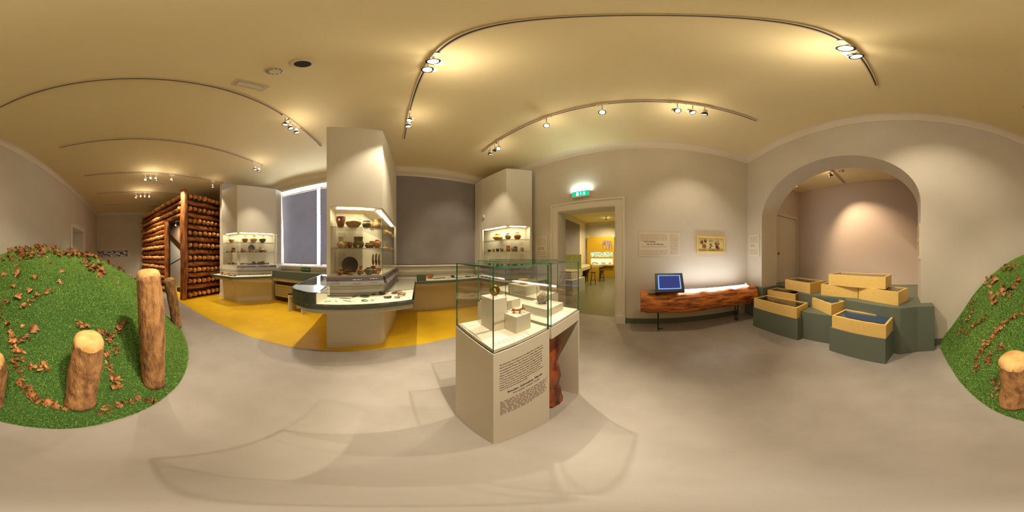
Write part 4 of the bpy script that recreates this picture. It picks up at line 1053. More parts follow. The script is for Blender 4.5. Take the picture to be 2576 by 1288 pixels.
row(PC, [(857, 1, .13, 'pot', .155, .175, 'red', 'red', 2, 'reddish brown handled pot at the left end'), (889, 1, .20, 'wide', .27, .215, 'pale', 'yellow', 2, 'broad ribbed cream urn'),
         (922, 1, .16, 'jar', .145, .125, 'grey', 'olive', 0, 'small grey angular pot'), (936.5, 1, .29, 'bowl', .16, .12, 'buff', None, 0, 'pale bowl tucked at the back'), (950, 1, .19, 'cyl', .155, .17, 'buff', None, 0, 'tall buff jar near the glass corner'),
         (970, 2, .18, 'jar', .17, .15, 'yellow', None, 0, 'ochre jar behind the glass corner'), (977, 2, .17, 'jar', .17, .16, 'yellow', None, 1, 'ochre handled jar on the side shelf'), (988.5, 2, .13, 'jar', .18, .14, 'buff', None, 1, 'last buff jar on the side shelf')],
    S1, g, 'top shelf of the middle showcase')
row(PC, [(857, 1, .12, 'neck', .125, .175, 'buff', None, 1, 'slim-necked jug at the left end'), (868, 1, .25, 'jar', .13, .11, 'yellow', None, 0, 'yellow jar behind the slim jug'), (880, 1, .15, 'jar', .085, .095, 'red', None, 2, 'small brown two-handled jar'),
         (901.5, 1, .20, 'cyl', .185, .185, 'olive', None, 0, 'large collared grey pot'), (900, 1, .07, 'cup', .05, .045, 'yellow', None, 0, 'tiny ochre cup in front of the collared pot'), (929, 1, .19, 'jar', .155, .09, 'yellow', 'olive', 0, 'low wide ochre bowl'),
         (936, 1, .34, 'pot', .10, .135, 'yellow', None, 0, 'yellow pot at the back'), (949, 1, .15, 'globe', .135, .14, 'orange', 'orange', 1, 'orange rounded jar by the glass corner'),
         (969, 2, .19, 'neck', .15, .155, 'buff', None, 1, 'buff jug on the side shelf'), (976.5, 2, .12, 'bowl', .13, .06, 'yellow', None, 0, 'flat ochre bowl on the side shelf'), (984, 2, .13, 'jar', .15, .10, 'buff', None, 0, 'squat jar at the far end of the side shelf')],
    S2, g, 'middle shelf of the middle showcase')
row(PC, [(856, 1, .07, 'bowl', .115, .055, 'orange', 'red', 0, 'orange bowl at the front left'), (861, 1, .19, 'pot', .11, .075, 'red', None, 0, 'brown pot behind the orange bowl'), (871, 1, .15, 'cup', .065, .07, 'orange', None, 1, 'small orange cup'), (883, 1, .13, 'bowl', .175, .06, 'dark', 'pale', 0, 'dark bowl with pale stripes'),
         (883.5, 1, .055, 'cup', .08, .045, 'buff', None, 0, 'little buff cup in front of the striped bowl'), (908, 1, .16, 'neck', .10, .135, 'orange', None, 0, 'orange bottle-necked jar'), (904.5, 1, .05, 'jar', .075, .06, 'olive', None, 0, 'small olive jar at the front edge'),
         (928, 1, .16, 'globe', .165, .105, 'olive', 'grey', 1, 'squat dark green pot'), (929.5, 1, .05, 'bowl', .085, .05, 'olive', None, 0, 'small olive bowl at the front edge'), (939, 1, .28, 'pot', .09, .12, 'red', None, 0, 'reddish pot at the back'),
         (945.5, 1, .13, 'cup', .07, .075, 'orange', None, 1, 'orange cup right of the green pot'), (952, 1, .23, 'bowl', .12, .085, 'orange', None, 0, 'orange footed bowl near the corner'), (952, 1, .06, 'jar', .05, .05, 'yellow', None, 0, 'tiny ochre jar near the glass corner')],
    S3, g, 'floor of the middle showcase')
q = behind(PC, 1, 880, .26)
t = thing('clay_plate', 'large round black plate standing upright on the floor of the middle showcase', 'plate', (q.x, q.y, S3), g)
Rm = Matrix.Rotation(atan2(PC[2][1] - PC[1][1], PC[2][0] - PC[1][0]), 3, 'Z') @ Matrix.Rotation(radians(80), 3, 'X')
mb = MB(); mb.lathe([(.001, 0), (.07, 0), (.12, .02), (.137, .03), (.134, .036), (.118, .028), (.07, .01), (.001, .008)], 40, c=(q.x, q.y, S3 + .143), R=Rm); wpart(mb, 'plate_body', CL['dark'], t, smooth=True, auto=50)
mb = MB(); mb.box(q.x - .05, q.x + .05, q.y + .0, q.y + .06, S3, S3 + .012); wpart(mb, 'stand', M['glass'], t)
for px, bk, hh, d in ((938.5, .30, .20, 'left'), (946, .33, .21, 'middle'), (953.5, .27, .20, 'right')):
    q = behind(PC, 1, px, bk); t = thing('leather_sole', 'upright long brown %s piece of three on a stand in the middle showcase' % d, 'find', (q.x, q.y, S3 + .13), g)
    mb = MB(); mb.tube([(q.x + .003 * sin(i), q.y, S3 + .13 + hh * i / 8) for i in range(9)], [.006, .016, .022, .021, .017, .014, .016, .014, .005], 10); wpart(mb, 'sole', CL['red'] if d != 'middle' else CL['dark'], t, smooth=True)
    mb = MB(); mb.box(q.x - .002, q.x + .002, q.y - .002, q.y + .002, S3, S3 + .14); wpart(mb, 'stand_rod', M['black'], t)
g = 'pottery in the left showcase'
row(PL, [(582.5, 1, .16, 'urn', .20, .225, 'pale', 'yellow', 0, 'single buff urn behind the left pane'), (616.5, 2, .17, 'urn', .235, .235, 'pale', 'orange', 2, 'two-handled cream urn'), (638, 2, .17, 'urn', .27, .245, 'buff', 'buff', 0, 'broadest tan urn'), (660.8, 2, .17, 'urn', .26, .26, 'buff', 'slate', 0, 'urn with a dark blue-grey lower half')],
    S1, g, 'top shelf of the left showcase')
row(PL, [(571.5, 1, .08, 'cup', .05, .045, 'dark', None, 0, 'tiny dark cup at the left end'), (576, 1, .12, 'cup', .06, .06, 'buff', None, 0, 'tiny buff cup next to it'), (587, 1, .17, 'cyl', .17, .155, 'olive', 'orange', 1, 'brown collared jar with a handle'), (583, 1, .06, 'bowl', .05, .04, 'dark', None, 0, 'tiny bowl in front of the collared jar'),
         (600.5, 2, .08, 'jar', .06, .06, 'buff', None, 0, 'small buff jar beside the glass corner'), (608.5, 2, .15, 'neck', .12, .12, 'red', None, 0, 'brown bottle-necked jar'), (615, 2, .10, 'jar', .10, .085, 'grey', None, 0, 'grey squat jar'), (621.5, 2, .09, 'bowl', .06, .045, 'buff', None, 0, 'small buff bowl left of the dark disc'),
         (629, 2, .09, 'bowl', .14, .075, 'orange', None, 0, 'orange bowl in front of the dark disc'), (637.5, 2, .10, 'bowl', .10, .07, 'yellow', None, 0, 'yellow bowl right of the dark disc'), (646, 2, .17, 'pot', .15, .10, 'buff', None, 0, 'wide buff pot'), (656.5, 2, .16, 'cyl', .18, .17, 'buff', 'slate', 1, 'large jar with a high handle'), (667, 2, .12, 'bowl', .15, .075, 'orange', None, 0, 'orange dish at the right end')],
    S2, g, 'middle shelf of the left showcase')
q = behind(PL, 2, 632.5, .22); t = thing('clay_plate', 'round black disc-like plate standing on the middle shelf of the left showcase', 'plate', (q.x, q.y, S2), g)
aL = atan2(PL[3][1] - PL[2][1], PL[3][0] - PL[2][0]); Rm = Matrix.Rotation(aL, 3, 'Z') @ Matrix.Rotation(radians(80), 3, 'X')
mb = MB(); mb.lathe([(.001, 0), (.07, 0), (.11, .02), (.123, .03), (.12, .034), (.1, .024), (.001, .008)], 36, c=(q.x, q.y, S2 + .128), R=Rm); wpart(mb, 'plate_body', CL['slate'], t, smooth=True, auto=50)
rn = random.Random(11)
names = ['bowl', 'cup', 'jar', 'pot', 'bowl']
for k in range(7):
    px = 570 + k * 4.1; q = behind(PL, 1, px, .07 + .09 * rn.random()); kk = rn.choice(names); cl = ['pale', 'orange', 'dark', 'buff', 'slate', 'orange', 'red'][k]
    vessel('%s little vessel, %s from the left behind the left pane, left showcase floor' % (['cream', 'tawny', 'black', 'buff', 'slate', 'orange', 'brown'][k], ORD[k]), kk, (q.x, q.y, S3), .05 + .045 * rn.random(), .04 + .04 * rn.random(), cl, None, 0, 'small finds on the floor of the left showcase')
for k in range(16):
    px = 606 + k * 4.6; q = behind(PL, 2, px, .06 + .14 * rn.random()); kk = rn.choice(names); ci = rn.choice(['olive', 'red', 'dark', 'slate', 'orange', 'buff', 'grey'])
    big = k in (7, 10, 11, 12)
    vessel('%s little vessel on the floor of the left showcase, %s' % ({'olive': 'olive', 'red': 'brown', 'dark': 'black', 'slate': 'slate grey', 'orange': 'orange', 'buff': 'buff', 'grey': 'grey'}[ci],
           ['beside the glass corner', 'just right of the glass corner', 'under the bottle-necked jar', 'under the squat grey jar', 'under the small buff bowl', 'left of the centre', 'under the dark disc', 'larger, at the centre', 'right of the centre', 'under the wide pot', 'larger, under the wide pot', 'larger, under the high-handled jar', 'larger, right of the high-handled jar', 'under the orange dish', 'near the right end', 'at the right end'][k]),
           kk, (q.x, q.y, S3), (.11 if big else .06) + .03 * rn.random(), (.09 if big else .045) + .02 * rn.random(), ci, None, 1 if big else 0, 'small finds on the floor of the left showcase')
g = 'pottery in the right showcase'
ZS = 0
row(PR, [(1252, 1, .17, 'wide', .30, .19, 'yellow', 'yellow', 0, 'broad yellow jar with a patched side'), (1278, 2, .13, 'globe', .17, .165, 'pale', 'buff', 1, 'round cream jar'), (1301.5, 2, .13, 'globe', .20, .19, 'yellow', 'orange', 0, 'largest round ochre jar')],
    S1, g, 'top shelf of the right showcase')
row(PR, [(1231, 1, .12, 'bowl', .12, .065, 'dark', None, 0, 'black bowl at the left end'), (1242, 1, .14, 'cup', .09, .08, 'orange', None, 0, 'orange cup'), (1251.5, 1, .12, 'pot', .11, .085, 'dark', None, 0, 'black pot'), (1262, 1, .12, 'jar', .11, .095, 'orange', None, 1, 'orange jar with a handle'),
         (1278.5, 2, .12, 'cyl', .12, .15, 'orange', None, 1, 'tall reddish two-storeyed jug'), (1290, 2, .17, 'jar', .10, .11, 'buff', None, 0, 'buff jar behind the jugs'), (1297, 2, .12, 'cyl', .11, .135, 'olive', None, 1, 'olive handled jug'), (1313.5, 2, .12, 'jar', .11, .105, 'orange', None, 0, 'single round orange jar at the right end')],
    S2, g, 'middle shelf of the right showcase')
row(PR, [(1236, 1, .12, 'bowl', .12, .06, 'orange', None, 0, 'orange bowl at the left'), (1256, 1, .12, 'jar', .12, .09, 'buff', None, 0, 'buff jar'), (1287, 2, .10, 'pot', .12, .09, 'olive', None, 0, 'olive pot'), (1308, 2, .10, 'bowl', .12, .07, 'orange', None, 0, 'orange bowl at the right')],
    S3, g, 'floor of the right showcase')
vessel('bowl on the square block inside the farthest glass case', 'bowl', (1.48, 1.40, 1.2005), .13, .06, 'yellow')

# ------------------------------------------------------------------ small finds in the counters
def small(name, label, cat, px, py, material, shape, size=.05, rot=0, z=ZD + .0005, group=None):
    p = atz(px, py, z); t = thing(name, label, cat, (p.x, p.y, z), group, radians(rot))
    mb = MB(); s = size * (1.3 if 'counter' in (group or '') else 1)
    if shape == 'ring': mb.tube([(s * cos(a), s * sin(a), s * .1) for a in [2 * pi * k / 24 for k in range(25)]], s * .11, 8, cap=False)
    elif shape == 'open': mb.tube([(s * cos(a), s * .85 * sin(a), s * .13) for a in [.5 + 1.72 * pi * k / 22 for k in range(23)]], [s * (.08 + .07 * sin(pi * k / 22)) for k in range(23)], 8)
    elif shape == 'thick': mb.tube([(s * cos(a), s * .8 * sin(a), s * .3) for a in [3.3 + 1.1 * pi * k / 20 for k in range(21)]], [s * (.10 + .22 * sin(pi * k / 20)) for k in range(21)], 10)
    elif shape == 'blade': mb.prism([(-s, 0), (-s * .4, -s * .12), (s * .6, -s * .1), (s, 0), (s * .6, s * .1), (-s * .4, s * .12)], 0, s * .08)
    elif shape == 'axe': mb.prism([(-s, -s * .22), (s * .35, -s * .2), (s, -s * .42), (s * 1.06, 0), (s, s * .42), (s * .35, s * .2), (-s, s * .22)], 0, s * .25)
    elif shape == 'disc': mb.lathe([(.001, 0), (s * .8, 0), (s, s * .12), (s * .98, s * .2), (s * .5, s * .14), (.001, s * .12)], 24)
    elif shape == 'pin': mb.tube([(-s, 0, .003), (s * .8, 0, .003), (s, 0, .004)], [.0012, .0015, .004], 6)
    elif shape == 'spiral':
        mb.tube([(s * (.35 + .65 * k / 60) * cos(k * .35), s * (.35 + .65 * k / 60) * sin(k * .35), .006 + .012 * sin(k * .11)) for k in range(60)], s * .09, 6)
    elif shape == 'lump':
        bm = bmesh.new(); bmesh.ops.create_icosphere(bm, subdivisions=2, radius=s)
        for v_ in bm.verts:
            d_ = 1 + .35 * noise.noise(v_.co * 30 + Vector((px, py, 0))); v_.co = Vector((v_.co.x * d_, v_.co.y * d_ * .75, max(0, v_.co.z * d_ * .6 + s * .5)))
        me = bpy.data.meshes.new('lump'); bm.to_mesh(me); bm.free(); mb.add([v_.co for v_ in me.vertices], [tuple(f.vertices) for f in me.polygons])
    o = mb.build({'ring': 'ring_body', 'open': 'ring_body', 'thick': 'ring_body', 'blade': 'blade', 'axe': 'axe_body', 'disc': 'disc_body', 'pin': 'pin_shaft', 'spiral': 'coil', 'lump': 'body'}[shape], material, t, smooth=shape not in ('blade', 'axe'))
    return t
g = 'finds in the curved counter'; BZ = M['bronze']; wh = ' in the curved counter'
small('bronze_axe', 'green socketed bronze axe' + wh, 'axe', 891, 747, BZ, 'axe', .035, 68, group=g)
small('bronze_spearhead', 'slim pointed green blade' + wh, 'blade', 869, 751.5, BZ, 'blade', .065, 8, group=g)
small('iron_knife', 'dark curved knife below the slim green blade' + wh, 'knife', 873, 757.5, M['iron'], 'blade', .05, -10, group=g)
small('bone_point', 'short reddish bone point right of the dark knife' + wh, 'point', 889, 758, M['gold'], 'blade', .02, 0, group=g)
small('bronze_dish', 'oval green bronze dish' + wh, 'dish', 918, 746, BZ, 'disc', .055, group=g)
small('bronze_wire', 'bent bronze wire running right from the oval dish' + wh, 'wire', 940, 741, M['iron'], 'spiral', .04, group=g)
small('bronze_hoard', 'heaped coil of dark bronze wire, centre' + wh, 'hoard', 961, 741, M['iron'], 'lump', .042, group=g)
small('bronze_armring', 'thin open green arm ring, left of two' + wh, 'ring', 918, 756.5, BZ, 'open', .034, 40, group=g)
small('bronze_ring', 'small closed brownish ring right of the open arm ring' + wh, 'ring', 936.5, 755.5, M['gold'], 'ring', .02, group=g)
small('bronze_pin', 'left of two short bronze pins' + wh, 'pin', 947, 752.5, M['iron'], 'pin', .02, 120, group=g); small('bronze_pin', 'right of two short bronze pins' + wh, 'pin', 952.5, 752, M['iron'], 'pin', .02, 110, group=g)
small('bronze_crescent', 'thick crescent-shaped green collar' + wh, 'collar', 974, 748.5, BZ, 'thick', .042, 10, group=g)
small('bronze_armring', 'open green arm ring at the right, with a flat end' + wh, 'ring', 998.5, 749, BZ, 'open', .034, 190, group=g)
small('bronze_coil', 'dark twisted coil at the back right' + wh, 'coil', 991, 738, M['iron'], 'spiral', .045, group=g)
small('copper_ring', 'reddish ring, lowest of the ring pile' + wh, 'ring', 1009.5, 743, M['gold'], 'ring', .042, group=g)
small('copper_ring', 'reddish ring, middle of the ring pile' + wh, 'ring', 1011, 738.5, M['gold'], 'ring', .044, z=ZD + .010, group=g)
small('copper_ring', 'reddish open ring at the back of the ring pile' + wh, 'ring', 1003, 735, M['gold'], 'open', .042, z=ZD + .018, group=g)
for k, (px, py) in enumerate(((820.5, 755), (826, 755), (832.5, 755.5), (843.5, 753.5))): small('tiny_bead', 'tiny dark bead, %s from the left in the upper row at the curved end' % ORD[k], 'bead', px, py, M['iron'], 'disc', .006, group='tiny finds at the curved end of the counter')
for k, (px, py, sh, s_) in enumerate(((820, 758.5, 'ring', .016), (829, 758.5, 'open', .012), (834.5, 758.2, 'disc', .004), (838.5, 758.8, 'disc', .005), (846, 758.5, 'open', .011))): small('tiny_find', 'tiny dark find, %s from the left in the lower row at the curved end' % ORD[k], 'find', px, py, M['iron'], sh, s_, group='tiny finds at the curved end of the counter')
rn = random.Random(5); g = 'finds in the left counter'
for k in range(22):
    px = 556 + (k % 11) * 3.3 + rn.random() * 2; py = 686.5 + (k // 11) * 4.2 + (k % 11) * .42 + rn.random(); mt, nm = rn.choice([(CL['orange'], 'orange'), (M['gold'], 'copper'), (CL['red'], 'brown'), (M['bone'], 'pale')])
    small('small_sherd', 'small %s sherd in the left counter, %s row' % (nm, 'back' if k < 11 else 'front'), 'sherd', px, py, mt, 'lump', .022 + .012 * rn.random(), group='loose sherds in the left counter, %s %s' % (nm, 'back' if k < 11 else 'front'))
for k, (px, py, mt, sh, s_, l) in enumerate(((594, 693.3, 'iron', 'open', .035, 'dark open ring left of the flat iron bar'), (601, 692.5, 'iron', 'spiral', .03, 'dark coil beside the open ring'), (611, 694, 'bone', 'pin', .03, 'pale pin before the flat bar'), (622, 691, 'iron', 'axe', .06, 'flat dark iron bar in the middle'), (629, 691.2, 'iron', 'blade', .05, 'dark blade right of the flat bar'),
        (639, 692.2, 'iron', 'pin', .03, 'short dark pin'), (646, 692, 'bone', 'disc', .02, 'pale round disc'), (656, 691.2, 'iron', 'blade', .05, 'dark wide blade near the right end'), (661.5, 690.6, 'iron', 'spiral', .03, 'dark coil near the right end'), (669, 690.5, 'iron', 'open', .025, 'small open ring at the right end'))):
    small('small_find', l + ', left counter', 'find', px, py, M[mt], sh, s_, 20 * k, group='finds in the left counter')
g = 'finds in the right wall counter'
p = atz(1082, 700.5, ZD); vessel('reddish brown carinated bowl at the left end of the right wall counter', 'pot', (p.x, p.y, ZD + .0005), .21, .13, 'orange', 'orange', 0, g)
for k, (px, py, mt, sh, s_, rot, l) in enumerate(((1106, 700.5, 'bronze', 'blade', .16, 12, 'long green blade right of the brown bowl'), (1127, 700.3, 'gold', 'disc', .03, 0, 'small pinkish disc'), (1135, 697.5, 'iron', 'thick', .07, 60, 'dark curled hook'), (1141, 698.5, 'iron', 'blade', .10, -30, 'dark blade under the curled hook'),
        (1152, 699, 'iron', 'blade', .09, -15, 'dark short blade'), (1162, 698.2, 'bronze', 'pin', .08, 20, 'green pin, left of two'), (1169, 697.2, 'bronze', 'pin', .08, -20, 'green pin, right of two'), (1178, 696.5, 'bronze', 'open', .07, 0, 'open green ring'), (1187, 695.2, 'bronze', 'blade', .09, 10, 'green blade behind the open ring'), (1196, 695.5, 'bronze', 'blade', .08, -10, 'last green blade before the corner'))):
    small('metal_find', l + ', right wall counter', 'find', px, py, M[mt], sh, s_, rot, group=g)
for k in range(12):
    px = 1214 + k * 9.3; q0 = [(2.50, 3.9), (2.60, 3.12), (3.2, 2.66)]
    z = ZD + .0005; q = on_line(px, q0[0], q0[1]) if px < 1262 else on_line(px, q0[1], q0[2])
    t = thing('metal_find', '%s find along the inner row of the right wall counter, %s' % (('brown' if k % 3 else 'grey'), ['first past the corner', 'second past the corner', 'third past the corner', 'fourth past the corner', 'fifth, under the showcase corner', 'sixth, under the showcase corner', 'seventh', 'eighth', 'ninth', 'tenth', 'eleventh', 'last, nearest the passage wall'][k]), 'find', (q.x, q.y, z), 'inner row of the right wall counter')
    mb = MB(); s_ = .05; mb.tube([(-s_, 0, .02), (-s_ * .3, .01, .03), (s_ * .4, -.01, .025), (s_, 0, .018)], [.012, .024, .02, .01], 8); mb.build('body', CL['orange'] if k in (4, 5, 6) else M['iron'] if k < 4 else M['stone'], t, smooth=True)

# ------------------------------------------------------------------ log bench with touch screen
bx, by0, by1, bz = 3.16, .125, -2.37, .645
t = thing('log_bench', 'long debarked half log on thin legs with a light strip along its top', 'bench', (bx, -1.1, 0))
n = 40; pts = [(bx + .015 * sin(i * .3) - (0.0 if i < n - 3 else 0), by0 + (by1 - by0) * i / n, bz + .012 * cos(i * .21) - .01 * i / n) for i in range(n + 1)]
def flat(i, k, t_):
    f = log_rfun(9, .10, .015)(i, k, t_)
    return f
mb = MB(); mb.tube(pts, [.235 if 1 < i < n - 1 else .228 for i in range(n + 1)], 40, rfun=flat)
mb.v = [(x, y, min(z, .855)) for x, y, z in mb.v]
lg = wpart(mb, 'log_body', mat('bench_log', rgb(224, 132, 48), .4, col2=rgb(92, 36, 12), scale=2.6, stretch=(7, 1.2, 7), bump=1, bscale=6, detail=12, ramp=(.42, .66), coat=.3), t, smooth=True, auto=60)
mb = MB(); mb.box(bx - .13, bx + .03, -2.18, -.60, .856, .868); wpart(mb, 'light_strip', M['strip'], t)
mb = MB(); mb.box(bx - .20, bx + .1, -.60, -.02, .856, .866); wpart(mb, 'cover_plate', M['capgrey'], t)
for y in (-.22, -1.93):
    mb = MB(); mb.tube([(bx + .05, y, .46), (bx + .05, y, .0)], .012, 8); mb.tube([(bx + .05, y, .012), (bx + .05, y - .10, .012)], .01, 6); mb.tube([(bx - .08, y, .46), (bx - .02, y, .0)], .01, 8); wpart(mb, 'leg', M['black'], t)
mb = MB(); mb.tube([(bx + .1, -2.05, .5), (bx + .08, -2.07, .35), (bx + .12, -2.12, .2), (bx + .2, -2.2, .06), (bx + .3, -2.25, .015)], .005, 6); wpart(mb, 'power_cable', M['white'], t, smooth=True)
t2 = thing('wooden_carving', 'small pale object lying at the far end of the glowing light strip', 'object', (bx - .02, -2.19, .87))
mb = MB(); mb.tube([(bx - .10, -2.16, .885), (bx - .03, -2.19, .90), (bx + .04, -2.20, .888)], [.012, .022, .010], 8); wpart(mb, 'carving_body', M['bone'], t2, smooth=True)
# monitor
t = thing('touch_monitor', 'black tilted touch monitor with a dark blue screen standing on the log bench', 'monitor', (bx - .05, -.42, .87))
ml = Vector((bx - .20, -.145, .80)); tilt = radians(35)
up = Vector((sin(tilt), 0, cos(tilt))); right = Vector((0, -1, 0)); W_, H_ = .54, .40
lo = Vector((bx - .24, -.155, .885))
fm3 = frame(lo, right, up)
def mbox(x0, x1, y0, y1, z0, z1):
    mb = MB(); vs = [fm3 @ Vector(v_) for v_ in ((x0, y0, z0), (x1, y0, z0), (x1, y1, z0), (x0, y1, z0), (x0, y0, z1), (x1, y0, z1), (x1, y1, z1), (x0, y1, z1))]
    mb.add(vs, [(4, 5, 6, 7), (0, 1, 5, 4), (1, 2, 6, 5), (2, 3, 7, 6), (3, 0, 4, 7), (3, 2, 1, 0)]); return mb
wpart(mbox(0, W_, 0, H_, -.06, 0), 'monitor_housing', M['black'], t)
wpart(mbox(.055, W_ - .055, .06, H_ - .045, .0005, .002), 'screen_border', M['screenrim'], t)
wpart(mbox(.075, W_ - .075, .078, H_ - .06, .002, .003), 'screen', M['screen'], t)
for y in (.08, .27, .46): p = fm3 @ Vector((y, .02, -.05)); mb = MB(); mb.tube([p, (p.x, p.y, .866)], .008, 8); wpart(mb, 'leg', M['black'], t)

# ------------------------------------------------------------------ green stepped platform and wooden display boxes
t = thing('stepped_platform', 'large dark green stepped platform filling the arched alcove', 'platform', (1.2, -3.3, 0))
tt2 = [(2.85, -3.02), (2.008, -2.68), (1.80, -2.60), (1.62, -2.60), (.957, -2.66), (.952, -2.57), (.034, -2.245), (-.211, -2.318), (-.453, -2.316), (-.453, AY - .001), (AX0 + .001, AY - .001), (AX0 + .001, AY - T), (ALX0 + .01, AY - T - .001), (ALX0 + .01, ALY + .005), (ALX1 - .01, ALY + .005), (ALX1 - .01, -3.02), (2.95, -3.02)]
tt2 = [(-.453, -2.316), (-.211, -2.318), (.034, -2.245), (.952, -2.57), (.957, -2.66), (1.62, -2.60), (1.80, -2.60), (2.008, -2.68), (2.10, -3.0), (2.85, -3.04), (ALX1 - .01, -3.04), (ALX1 - .01, ALY + .005), (ALX0 + .01, ALY + .005), (ALX0 + .01, AY - T - .001), (AX0 + .001, AY - T - .001), (AX0 + .001, AY + .0), (-.453, AY + .0)]
mb = MB(); mb.prism(tt2, 0, .80); wpart(mb, 'upper_tier', M['greenP'], t)
mb = MB(); mb.prism([(DX - .002, AY + .001), (DX - .002, -2.42), (3.03, -2.42), (2.84, -2.45), (2.84, -3.038), (2.943, -3.038), (2.943, AY + .001)], 0, .80); wpart(mb, 'corner_plinth', M['greenP'], t)
mb = MB(); mb.prism([(2.838, -3.036), (2.838, -2.46), (1.60, -2.285), (1.05, -2.345), (.97, -2.355), (.972, -2.655), (1.62, -2.602), (1.80, -2.602), (2.005, -2.68), (2.09, -2.998)], 0, .556); wpart(mb, 'middle_tier', M['greenP'], t)
mb = MB(); mb.prism([(2.70, -2.065), (1.635, -2.17), (1.60, -2.31), (1.605, -2.283), (2.66, -2.43)], 0, .445)
mb = MB(); mb.prism([(2.70, -2.065), (1.635, -2.17), (1.612, -2.284), (2.72, -2.44)], 0, .445); wpart(mb, 'front_plinth', M['greenP'], t)
mb = MB(); mb.prism([(1.034, -2.135), (.212, -1.969), (.13, -2.272), (.90, -2.545), (.965, -2.50), (.965, -2.36), (1.02, -2.352)], 0, .44); wpart(mb, 'front_plinth', M['greenP'], t)
def wbox(label, fl_, fr_, W, z0, h, panel='dark'):
    a = Vector(fl_); b = Vector(fr_); e = (b - a).normalized(); nn = Vector((-e.y, e.x))
    if nn.dot(-a) > 0: nn = -nn          # depth runs away from the room
    L = (b - a).length; c = (a + b) / 2 + nn * W / 2; rz = atan2(e.y, e.x)
    t = thing('wooden_display_box', label, 'display box', (c.x, c.y, z0), 'wooden display boxes in the alcove', rz)
    s = 1 if Vector((-e.y, e.x)).dot(nn) > 0 else -1
    w = .03; l2, w2 = L / 2, W / 2
    mb = MB(); mb.box(-l2, l2, -w2, w2, 0, h - .07)
    mb.box(-l2, l2, -w2, -w2 + w, h - .07, h); mb.box(-l2, l2, w2 - w, w2, h - .07, h); mb.box(-l2, -l2 + w, -w2 + w, w2 - w, h - .07, h); mb.box(l2 - w, l2, -w2 + w, w2 - w, h - .07, h)
    mb.build('box_frame', M['ply'], t)
    mb = MB(); mb.box(-l2 + w, l2 - w, -w2 + w, w2 - w, h - .069, h - .022); mb.build('inner_panel', M['bluepan'] if panel == 'blue' else M['darkglass'], t)
    yf = -s * (w2 - w)
    mb = MB(); mb.box(-l2 + w, l2 - w, min(yf, yf + s * .07), max(yf, yf + s * .07), h - .0215, h - .019); mb.build('caption_strip', mat('dark_caption', rgb(44, 26, 24), .4), t)
    mb = MB(); mb.box(-l2 + w, l2 - w, -w2 + w, w2 - w, h - .010, h - .005); mb.build('glass_cover', M['glass'], t)
    dirx = 1 if s > 0 else -1
    fmx = Matrix(((dirx, 0, 0), (0, s, 0), (0, 0, 1))).to_4x4(); fmx.translation = Vector((-dirx * (l2 - w - .04), yf + s * .045, h - .0185))
    for k in range(3):
        d = dashes('caption', fmx @ Matrix.Translation((L * .28 * k, 0, 0)), .12, 3 if k == 2 else 2, .014, .005, M['cab'], None, seed=40 + k, word=.02); d.parent = t
    return t
wbox('long low pine box at the front left of the platform, glass top reflecting', (2.69, -2.075), (1.645, -2.16), .40, .446, .205)
wbox('pine box half sunk under the green step, behind the front left box', (2.78, -2.54), (2.03, -2.62), .36, .557, .20)
wbox('pine box at the back left on the upper step', (2.45, -2.78), (1.705, -2.665), .44, .801, .215)
wbox('tilted pine box with a blue panel pushed under the upper step', (1.70, -2.64), (1.10, -2.345), .30, .557, .20, 'blue')
wbox('pine box with a large blue panel on the front right plinth', (.998, -2.15), (.206, -1.978), .375, .441, .205, 'blue')
wbox('pine box under the left end of the topmost box', (1.48, -2.697), (.767, -2.712), .42, .801, .212)
wbox('pine box under the right end of the topmost box, turned aside', (.75, -2.69), (.066, -2.372), .37, .801, .212)
wbox('topmost long pine box lying across two others', (1.33, -2.715), (.272, -2.56), .44, 1.014, .20)

# ------------------------------------------------------------------ turf mound
MC = Vector((-3.15, -2.10)); MH = 1.74
base_pts = [(-.60, -2.62), (-.565, -2.2), (-.555, -1.75), (-.56, -1.3), (-.60, -.9), (-.68, -.62), (-.80, -.33), (-.98, -.11), (-1.22, .17), (-1.52, .43), (-1.95, .66), (-2.4, .80), (-3.0, .88), (-3.6, .84), (-4.3, .55), (-5.0, .05), (-5.5, -.7), (-5.78, -1.5), (-5.86, -2.1), (-5.8, -2.62)]
bang = []; brad = []
for p in base_pts:
    d = Vector(p) - MC; bang.append(atan2(d.y, d.x)); brad.append(d.length)
bang = [a if a > -pi / 2 or i < 5 else a + 2 * pi for i, a in enumerate(bang)]
order = sorted(range(len(bang)), key=lambda i: bang[i]); bang = [bang[i] for i in order]; brad = [brad[i] for i in order]
def mound_R(a):
    while a < bang[0]: a += 2 * pi
    if a > bang[-1]:
        return brad[-1] + (brad[0] - brad[-1]) * min(1, (a - bang[-1]) / (bang[0] + 2 * pi - bang[-1]))
    return float(np.interp(a, bang, brad))
def mound_z(x, y):
    d = Vector((x, y)) - MC; r = d.length; s = min(1.0, r / mound_R(atan2(d.y, d.x)))
    w = 1 - s * s
    z = MH * (w ** .72 if w > 0 else 0)
    a_ = atan2(d.y, d.x)
    if s > .72:                                  # flatter toe on the side facing the room
        k_ = (s - .72) / .28; side_ = max(0.0, min(1.0, (a_ + .28) / .30)) * max(0.0, min(1.0, (2.6 - a_) / .6))
        z *= 1 - .62 * k_ * k_ * (3 - 2 * k_) * side_
    z += .05 * noise.noise(Vector((x * 1.1, y * 1.1, 3))) * min(1, w * 4) + .012 * noise.noise(Vector((x * 4, y * 4, 1))) * min(1, w * 6)
    return max(z, 0)
NA, NR = 160, 56
mb = MB(); vs = []; fs = []
